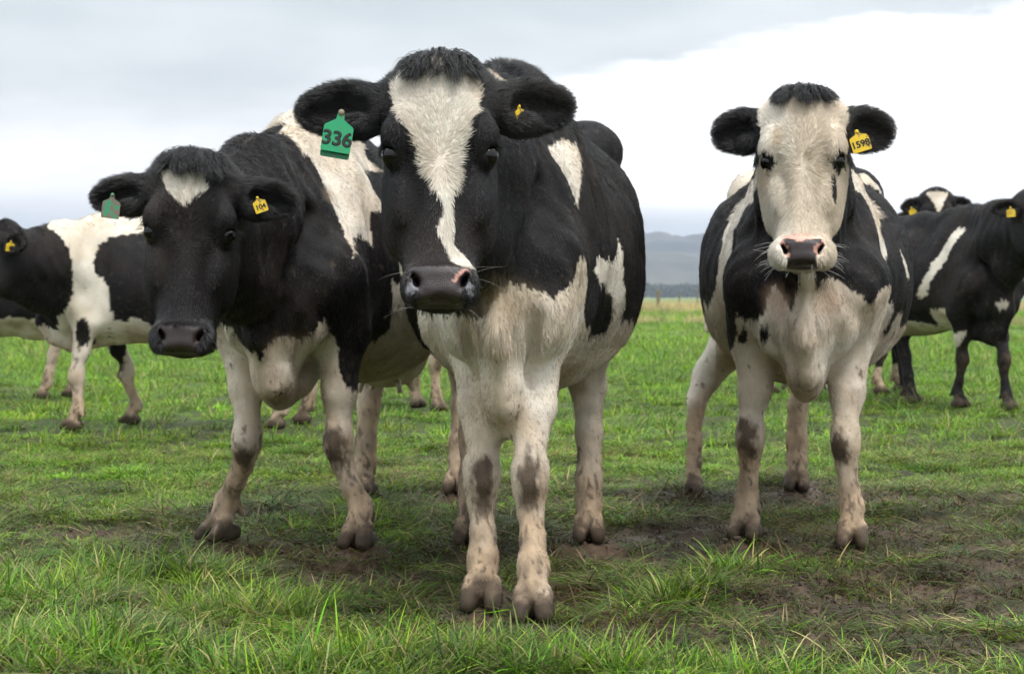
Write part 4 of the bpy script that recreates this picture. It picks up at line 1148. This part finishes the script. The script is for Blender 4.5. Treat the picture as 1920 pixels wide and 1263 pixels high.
# ------------------------------------------------------------------ the animals (patches are laid out in each animal's own frame, metres)
def oval(cx, cz, rx, rz, n=12): return [(cx + rx * math.cos(2 * math.pi * i / n), cz + rz * math.sin(2 * math.pi * i / n)) for i in range(n)]
CENTRE = dict(seed=11, shoulder=-.06, origin=(-.012, 4.50), turn=-3.7, scale=1.0, withers=1.325, hips=1.295, barrel=(.335, .36), knee_z=.318,
    feet=dict(fl=(-.070, 4.35), fr=(.049, 4.21), hl=(-.125, 5.52), hr=(.235, 5.56)),
    knees=dict(fl=(-.073, 4.40), fr=(.043, 4.31)),
    poll=(-.155, 3.93, 1.262), head_yaw=2.3, head_pitch=17, pink_nose=1, muzzle=.012, muzzle_w=.93, brisket=.435, head_width=1.0,
    ear_l=dict(dir=(1.0, .02, -.15), len=.205, wid=.112), ear_r=dict(dir=(1.0, .12, -.2), len=.19, wid=.112),
    patches=[('Z', 'w', .60),
        ('F', 'w', [(-.3, .715), (-.11, .715), (-.075, .70), (-.06, .688), (-.034, .695), (-.009, .744), (.021, .783), (.061, .776), (.092, .764), (.128, .748), (.152, .758), (.170, .795), (.182, .84), (.197, .85), (.200, .6), (.215, .5), (.215, 0), (-.3, 0)]),
        ('L', 'w', [(-.106, 1.118), (-.03, 1.135), (.035, 1.137), (.027, 1.102), (-.012, 1.047), (-.054, .967), (-.069, 1.024), (-.094, 1.077)]),
        ('L', 'w', [(.025, .852), (.198, .846), (.27, .88), (.288, .91), (.318, .802), (.40, .72), (.445, .688), (.465, .633), (.39, .637), (.334, .703), (.254, .76), (.167, .80), (.074, .786), (.01, .815)]),
        ('L', 'w', [(-.03, .665), (.26, .649), (.33, .658), (.386, .672), (.463, .691), (.6, .68), (.8, .66), (1.2, .7), (1.2, .3), (-.03, .3)]),
        ('S', 'w', [(-.32, 1.23), (-.22, 1.25), (-.18, 1.32), (-.30, 1.32)]), ('S', 'w', [(.05, 1.345), (.08, 1.345), (.09, 1.40), (.05, 1.40)]),
        ('R', 'w', [(.5, 1.3), (.3, 1.0), (.45, .8), (.7, .9), (.75, 1.3)]),
        ('H', 'w', [(-.104, .047), (-.098, .087), (-.079, .142), (-.060, .177), (-.047, .218), (-.033, .252), (-.016, .286), (.001, .315), (.006, .339), (.002, .363), (-.001, .388), (.005, .41), (.018, .433), (.024, .457), (.041, .470), (.060, .452), (.048, .433), (.031, .413), (.023, .385), (.025, .355), (.023, .332), (.029, .302), (.042, .27), (.042, .241), (.046, .207), (.062, .169), (.077, .124), (.092, .062), (.080, .030), (.035, .006), (.0, .010), (-.04, .004), (-.085, .020)])],
    tints=[('B', (.50, .37, .24), (.03, -.33, .735), (.085, .12, .055)), ('B', (.36, .27, .18), (.045, -.31, .745), (.035, .10, .022)), ('B', (.55, .42, .28), (-.07, -.30, .66), (.035, .1, .06))])
LEFT = dict(seed=23, origin=(-.665, 5.50), turn=-12.0, scale=.97, withers=1.30, hips=1.27, barrel=(.33, .36), knee_z=.315,
    feet=dict(fl=(-.885, 5.58), fr=(-.455, 5.42), hl=(-.56, 6.86), hr=(-.205, 6.9)), toe=dict(fl=-25),
    knees=dict(fl=(-.80, 5.50), fr=(-.52, 5.46)),
    poll=(-.826, 4.72, 1.112), head_scale=.945, head_width=1.03, head_yaw=4, head_pitch=12, head_roll=2.6, muzzle=.010, muzzle_w=.93, brisket=.425, brisket_w=.95, udder=.14,
    ear_l=dict(dir=(1.0, -.12, -.2), len=.18, wid=.098), ear_r=dict(dir=(1.0, -.02, -.25), len=.18, wid=.098),
    patches=[('Z', 'w', .60), ('L', 'b', [(-.4, .78), (.18, .78), (.18, .30), (-.4, .30)]),
        ('F', 'w', [(-.3, .69), (-.105, .665), (-.073, .623), (-.044, .546), (-.011, .541), (.019, .594), (.04, .641), (.073, .64), (.1, .625), (.135, .649), (.168, .687), (.163, .644), (.174, .595), (.171, .53), (.183, .486), (.203, .464), (.222, .38), (.4, .29), (.4, 0), (-.3, 0)]),
        ('L', 'w', [(-.14, 1.35), (-.135, 1.231), (-.13, 1.19), (-.079, 1.14), (-.075, 1.075), (-.079, 1.002), (-.084, .944), (-.13, .862), (-.063, .922), (-.019, .935), (.006, .921), (.062, .918), (.112, .927), (.139, .909), (.137, .966), (.144, 1.012), (.204, 1.015), (.249, 1.012), (.246, 1.047), (.206, 1.098), (.195, 1.142), (.479, 1.162), (.437, 1.194), (.5, 1.35)]),
        ('R', 'w', [(-.05, 1.35), (-.05, 1.2), (.45, 1.18), (.45, 1.35)]), ('R', 'w', [(.5, 1.1), (.4, .8), (.6, .6), (.9, .7), (.8, 1.0)]),
        ('L', 'w', [(.2, .617), (.283, .617), (.311, .656), (.258, .745), (.224, .811), (.274, .792), (.42, .745), (.8, .78), (1.1, .7), (1.25, .3), (.2, .3)]),
        ('H', 'w', [(-.078, .046), (-.060, .040), (-.029, .062), (-.003, .052), (.036, .050), (.044, .078), (.040, .103), (.015, .116), (-.004, .134), (-.019, .144), (-.038, .125), (-.058, .105), (-.072, .078)])],
    tints=[('B', (.33, .25, .16), (.18, -.08, 1.06), (.05, .04, .03)), ('B', (.45, .31, .22), (.10, -.27, .60), (.07, .1, .05)), ('B', (.20, .15, .10), (.02, -.14, .45), (.08, .10, .05)), ('B', (.24, .18, .12), (.2, .75, .56), (.25, .5, .07))])
RIGHT = dict(seed=37, origin=(.895, 5.55), turn=-9.0, scale=.95, withers=1.28, hips=1.22, barrel=(.365, .36), knee_z=.318,
    feet=dict(fl=(.725, 5.62), fr=(1.015, 5.42), hl=(.675, 6.86), hr=(1.10, 7.02)), toe=dict(fl=-10),
    knees=dict(fl=(.735, 5.60), fr=(1.00, 5.45)),
    poll=(.800, 5.02, 1.315), head_yaw=-9, head_pitch=14, pink_nose=2, fore_len=.35, muzzle_w=1.10, brisket=.455, head_scale=.925, head_width=1.12, slim=.14,
    ear_l=dict(dir=(1.0, -.10, -.2), len=.165, wid=.125), ear_r=dict(dir=(1.0, -.10, -.2), len=.165, wid=.125),
    patches=[('HEAD', 'w', None), ('E', 'b', None), ('Z', 'w', .60),
        ('R', 'w', [(-.3, 1.12), (.05, 1.12), (.396, 1.10), (.396, 1.061), (.365, 1.015), (.28, .908), (.267, .825), (.281, .774), (.459, .706), (.536, .748), (.56, .70), (.7, .68), (1.2, .7), (1.2, .3), (.12, .3), (.25, .604), (.25, .676), (.12, .75), (.12, .82), (.16, .899), (.18, .963), (.035, 1.024), (-.2, 1.06)]),
        ('R', 'w', [(.75, 1.3), (.85, 1.16), (.92, 1.09), (1.5, 1.05), (1.5, 1.3)]),
        ('F', 'w', [(-.28, .69), (-.25, .702), (-.211, .707), (-.162, .687), (-.126, .697), (-.109, .719), (-.112, .748), (-.086, .786), (-.063, .761), (-.035, .705), (-.026, .748), (-.02, .80), (-.02, .95), (.02, .95), (.025, .79), (.033, .775), (.046, .796), (.09, .798), (.119, .766), (.143, .752), (.165, .764), (.166, .731), (.195, .728), (.215, .766), (.26, .78), (.26, 0), (-.28, 0)]),
        ('F', 'b', oval(-.188, .637, .015, .028)), ('F', 'b', oval(-.122, .642, .017, .026)), ('F', 'b', [(-.26, .74), (-.222, .72), (-.205, .65), (-.222, .60), (-.26, .60)]),
        ('L', 'w', [(-.187, 1.097), (.063, 1.137), (.14, 1.126), (.40, 1.11), (.382, 1.038), (.236, .955), (.15, .84), (.15, .745), (.10, .745), (.10, .824), (.111, .926), (.056, 1.006), (.009, 1.069)]),
        ('L', 'w', [(.60, 1.21), (.94, 1.19), (.97, 1.12), (.90, 1.15)]),
        ('L', 'w', [(.335, .905), (.38, .87), (.425, .82), (.385, .82), (.345, .86)]),
        ('L', 'w', [(.12, .72), (.2, .73), (.29, .728), (.33, .64), (.36, .642), (.36, .70), (.431, .707), (.509, .653), (.6, .66), (.9, .66), (1.2, .7), (1.2, .3), (.12, .3)]),
        ('H', 'b', [(-.085, -.07), (.085, -.07), (.080, .012), (.030, .028), (-.03, .026), (-.080, .012)]), ('H', 'b', [(-.120, .172), (-.088, .188), (-.082, .214), (-.088, .232), (-.106, .232), (-.122, .200)]),
        ('H', 'b', [(.090, .236), (.092, .205), (.104, .178), (.125, .180), (.125, .210), (.109, .237)]),
        ('H', 'b', [(.082, .268), (.088, .243), (.098, .252), (.104, .292), (.098, .330), (.086, .310)])],
    tints=[('H', (.46, .36, .22), (-.070, .150), (.024, .036)), ('H', (.32, .25, .16), (.012, .205), (.012, .020)),
           ('B', (.56, .36, .25), (-.085, -.26, .735), (.045, .12, .055)), ('B', (.56, .37, .26), (.07, -.28, .745), (.045, .12, .050)), ('B', (.22, .17, .13), (.0, -.20, .50), (.04, .08, .03))])
FARLEFT = dict(seed=41, origin=(-2.40, 10.40), turn=-90, scale=.92, withers=1.22, hips=1.19, barrel=(.30, .33), knee_z=.30,
    feet=dict(fr=(-2.45, 10.2), fl=(-2.22, 10.67), hr=(-1.32, 10.3), hl=(-1.22, 10.7)), poll=(-2.81, 10.02, 1.17), head_yaw=-62, head_pitch=35,
    patches=[('Z', 'w', 9.0), ('S', 'b', [(-1.4, 1.5), (-.19, 1.5), (-.19, 1.18), (-.177, 1.13), (-.117, 1.1), (-.054, 1.025), (-.039, .94), (-.045, .83), (-.066, .735), (-.108, .66), (-.155, .65), (-.167, .555), (-.218, .577), (-.266, .597), (-.5, .55), (-1.4, .5)]),
        ('S', 'b', [(.144, 1.088), (.129, 1.076), (.075, 1.034), (.054, .95), (.069, .876), (.1375, .81), (.15, .68), (.17, .63), (.227, .6), (.275, .64), (.32, .618), (.383, .585), (.9, .65), (1.0, 1.0), (.8, 1.2), (.3, 1.12)]),
        ('L', 'b', oval(0, .555, .04, .085)), ('R', 'b', [(.05, .60), (.2, .60), (.12, .30), (.08, .30)])])
FARRIGHT = dict(seed=43, origin=(3.15, 12.25), turn=25, scale=1.0, withers=1.36, hips=1.33, barrel=(.34, .36), knee_z=.33,
    feet=dict(fl=(3.02, 12.3), fr=(3.27, 12.0), hl=(2.81, 12.8), hr=(2.95, 13.6)), poll=(3.33, 11.55, 1.43), head_yaw=24, head_pitch=20,
    patches=[('F', 'w', [(-.19, .50), (-.12, .53), (-.13, .40), (-.19, .38)]), ('F', 'w', [(.10, .49), (.16, .50), (.15, .37), (.11, .38)]), ('R', 'w', [(-.02, 1.20), (.06, 1.22), (.20, .98), (.33, .76), (.28, .74), (.14, .95)]),
        ('R', 'w', [(.10, .68), (.26, .66), (.30, .56), (.5, .60), (.75, .62), (.75, .48), (.10, .48)]), ('R', 'w', [(1.1, .5), (1.6, .5), (1.6, 0), (1.1, 0)]), ('F', 'w', oval(-.06, .70, .03, .03)), ('H', 'w', oval(.02, .10, .05, .08))])
PEEKING = dict(seed=47, origin=(2.95, 14.2), turn=80, scale=.95, withers=1.22, hips=1.2, barrel=(.30, .34), knee_z=.32,
    feet=dict(fl=(2.83, 14.05), fr=(3.05, 14.4), hl=(1.99, 14.1), hr=(1.85, 14.45)), poll=(3.255, 13.95, 1.575), head_yaw=-6, head_pitch=12,
    ear_l=dict(dir=(1.0, -.25, -.2), len=.17, wid=.11), ear_r=dict(dir=(1.0, -.12, -.2), len=.17, wid=.11),
    patches=[('Z', 'w', .22), ('R', 'w', [(.8, .6), (1.5, .6), (1.5, 0), (.8, 0)]), ('H', 'w', [(-.085, .02), (.085, .02), (.045, .11), (.005, .20), (-.03, .12)])])
BEHIND = dict(seed=53, origin=(-.60, 12.2), turn=30, scale=.95, withers=1.22, hips=1.2, barrel=(.30, .34), knee_z=.31,
    feet=dict(fl=(-.65, 12.3), fr=(-.49, 11.9), hl=(-1.02, 13.4), hr=(-.80, 13.6)), poll=(-.47, 11.5, 1.18), head_yaw=10, head_pitch=20,
    patches=[('Z', 'w', .62)])
EDGE = dict(seed=59, origin=(-4.52, 13.5), turn=-90, scale=.93, withers=1.2, hips=1.17, barrel=(.31, .34), knee_z=.31,
    feet=dict(fr=(-4.5, 13.35), fl=(-4.45, 13.7), hr=(-3.43, 13.35), hl=(-3.29, 13.6)), poll=(-5.1, 13.2, 1.1), head_yaw=-70, head_pitch=35,
    patches=[('Z', 'w', .60), ('S', 'w', [(1.1, .75), (1.6, .8), (1.6, 0), (1.1, 0)])])

QF = 1.0
cC, rC = build_cow(CENTRE, "large black cow in front with a white blaze and a green tag numbered 336", .0056, .0135, int(310000 * QF))
forelock(cC, rC, cC.surf, 4200, length=.064, x_half=.075)
cL, rL = build_cow(LEFT, "black-faced cow with a small white forehead star and a yellow tag numbered 104", .0062, .0145, int(225000 * QF))
forelock(cL, rL, cL.surf, 4200, length=.085, x_half=.075)
cR, rR = build_cow(RIGHT, "white-faced cow with black ears and a yellow tag numbered 1598", .0062, .0145, int(225000 * QF))
forelock(cR, rR, cR.surf, 4200, length=.062, x_half=.080, v1=.018)
cF, rF = build_cow(FARLEFT, "white cow with big black patches, cut off by the left edge", .0125, .021, int(30000 * QF), 1.8)
cG, rG = build_cow(FARRIGHT, "mostly black cow with a slanting white stripe on its side, at the right edge", .0125, .021, int(40000 * QF), 1.8)
cP, rP = build_cow(PEEKING, "cow whose white-starred head peeks over the black cow's back at right", .0125, .023, int(20000 * QF), 2.0)
cB, rB = build_cow(BEHIND, "distant cow of which only pale legs show behind the front cows", .016, .024, int(9000 * QF), 2.0)
cE, rE = build_cow(EDGE, "distant cow at the left edge, only its belly and muddy hind legs showing", .016, .024, int(9000 * QF), 2.0)
# ear tags
ear_tag(cC, rC, 0, .50, -.28, (.064, .088), M_GREEN, "336", lean=-.14, tsize=.50, back=True, neck=.33, off=.062, tint=M_BRASS)["label"] = "green ear tag printed 336"
ear_tag(cC, rC, 1, .34, -.05, (.034, .036), M_YELLOW, None, lean=.35, off=.030, yaw=.95)["label"] = "small yellow ear tag half hidden in fur"
ear_tag(cL, rL, 0, .62, .05, (.046, .062), M_GREEN_DIRTY, None, lean=-.06, neck=.3, off=.046)["label"] = "mud-stained green ear tag"
ear_tag(cL, rL, 1, .36, .0, (.034, .040), M_YELLOW, "104", lean=.40, tsize=.46, off=.052)["label"] = "yellow ear tag printed 104"
ear_tag(cR, rR, 1, .30, -.25, (.052, .058), M_YELLOW, "1598", lean=.30, tsize=.44, off=.056)["label"] = "yellow ear tag printed 1598"
ear_tag(cR, rR, 0, .14, -.75, (.030, .060), M_BLUE, None, lean=.3, off=-.03)["label"] = "blue tag hanging behind the ear"
ear_tag(cF, rF, 1, .45, .0, (.045, .055), M_YELLOW, None, off=.03)
ear_tag(cG, rG, 0, .40, -.1, (.055, .06), M_YELLOW, None, off=.03)
ear_tag(cP, rP, 0, .55, -.3, (.06, .075), M_YELLOW, None, off=.03, lean=.2)
ear_tag(cP, rP, 1, .5, -.4, (.05, .05), M_YELLOW, None, off=.03)
# whiskers, lashes
def whiskers(c, root, col, n, seed, spread=1.0):
    r = np.random.default_rng(seed); it = []; MZ = c.d.get('muzzle', 0.0)
    for i in range(n):
        q = r.choice((-1, 1)); v = r.uniform(.445, .545) + MZ; x = q * r.uniform(.055, .078)
        dv = c.hdir(q * r.uniform(.7, 1.2), r.uniform(-.35, .6), r.uniform(.0, .5))
        it.append((c.hp(x, v, r.uniform(-.045, -.015)), nrmz(dv), r.uniform(.035, .075), r.uniform(.02, .16)))
    for i in range(n // 4):
        it.append((c.hp(r.uniform(-.05, .05), .545 + MZ, r.uniform(-.06, -.02)), nrmz(c.hdir(r.uniform(-.5, .5), 1, r.uniform(-.1, .6))), r.uniform(.015, .04), .02))
    strands(c, root, "whiskers", it, col, .00042)
def lashes(c, root, col=(.006, .006, .006)):
    it = []; r = np.random.default_rng(3)
    for q, D, U, T in c.d['_eyes']:
        for i in range(18):
            a = r.uniform(-1, 1)
            p = c.hp(q * EYE[0], EYE[1], EYE[2]) + c.hs * (D * .021 + T * a * .021 - U * (.0185 - .006 * a * a))
            it.append((p, nrmz(D * .9 - U * .25 + T * a * .6), r.uniform(.016, .028), .16))
    strands(c, root, "eyelashes", it, col, .0005)
whiskers(cC, rC, (.22, .20, .18), 9, 1); whiskers(cL, rL, (.12, .10, .09), 10, 2); whiskers(cR, rR, (.75, .72, .68), 34, 3)
lashes(cC, rC); lashes(cL, rL); lashes(cR, rR)
strands(cR, rR, "drool", [(cR.hp(.030, .528, -.012), (0.02, -.02, -1), .045, .05), (cR.hp(.027, .528, -.012), (-.02, 0, -1), .022, .05)], (.7, .72, .72), .0007)
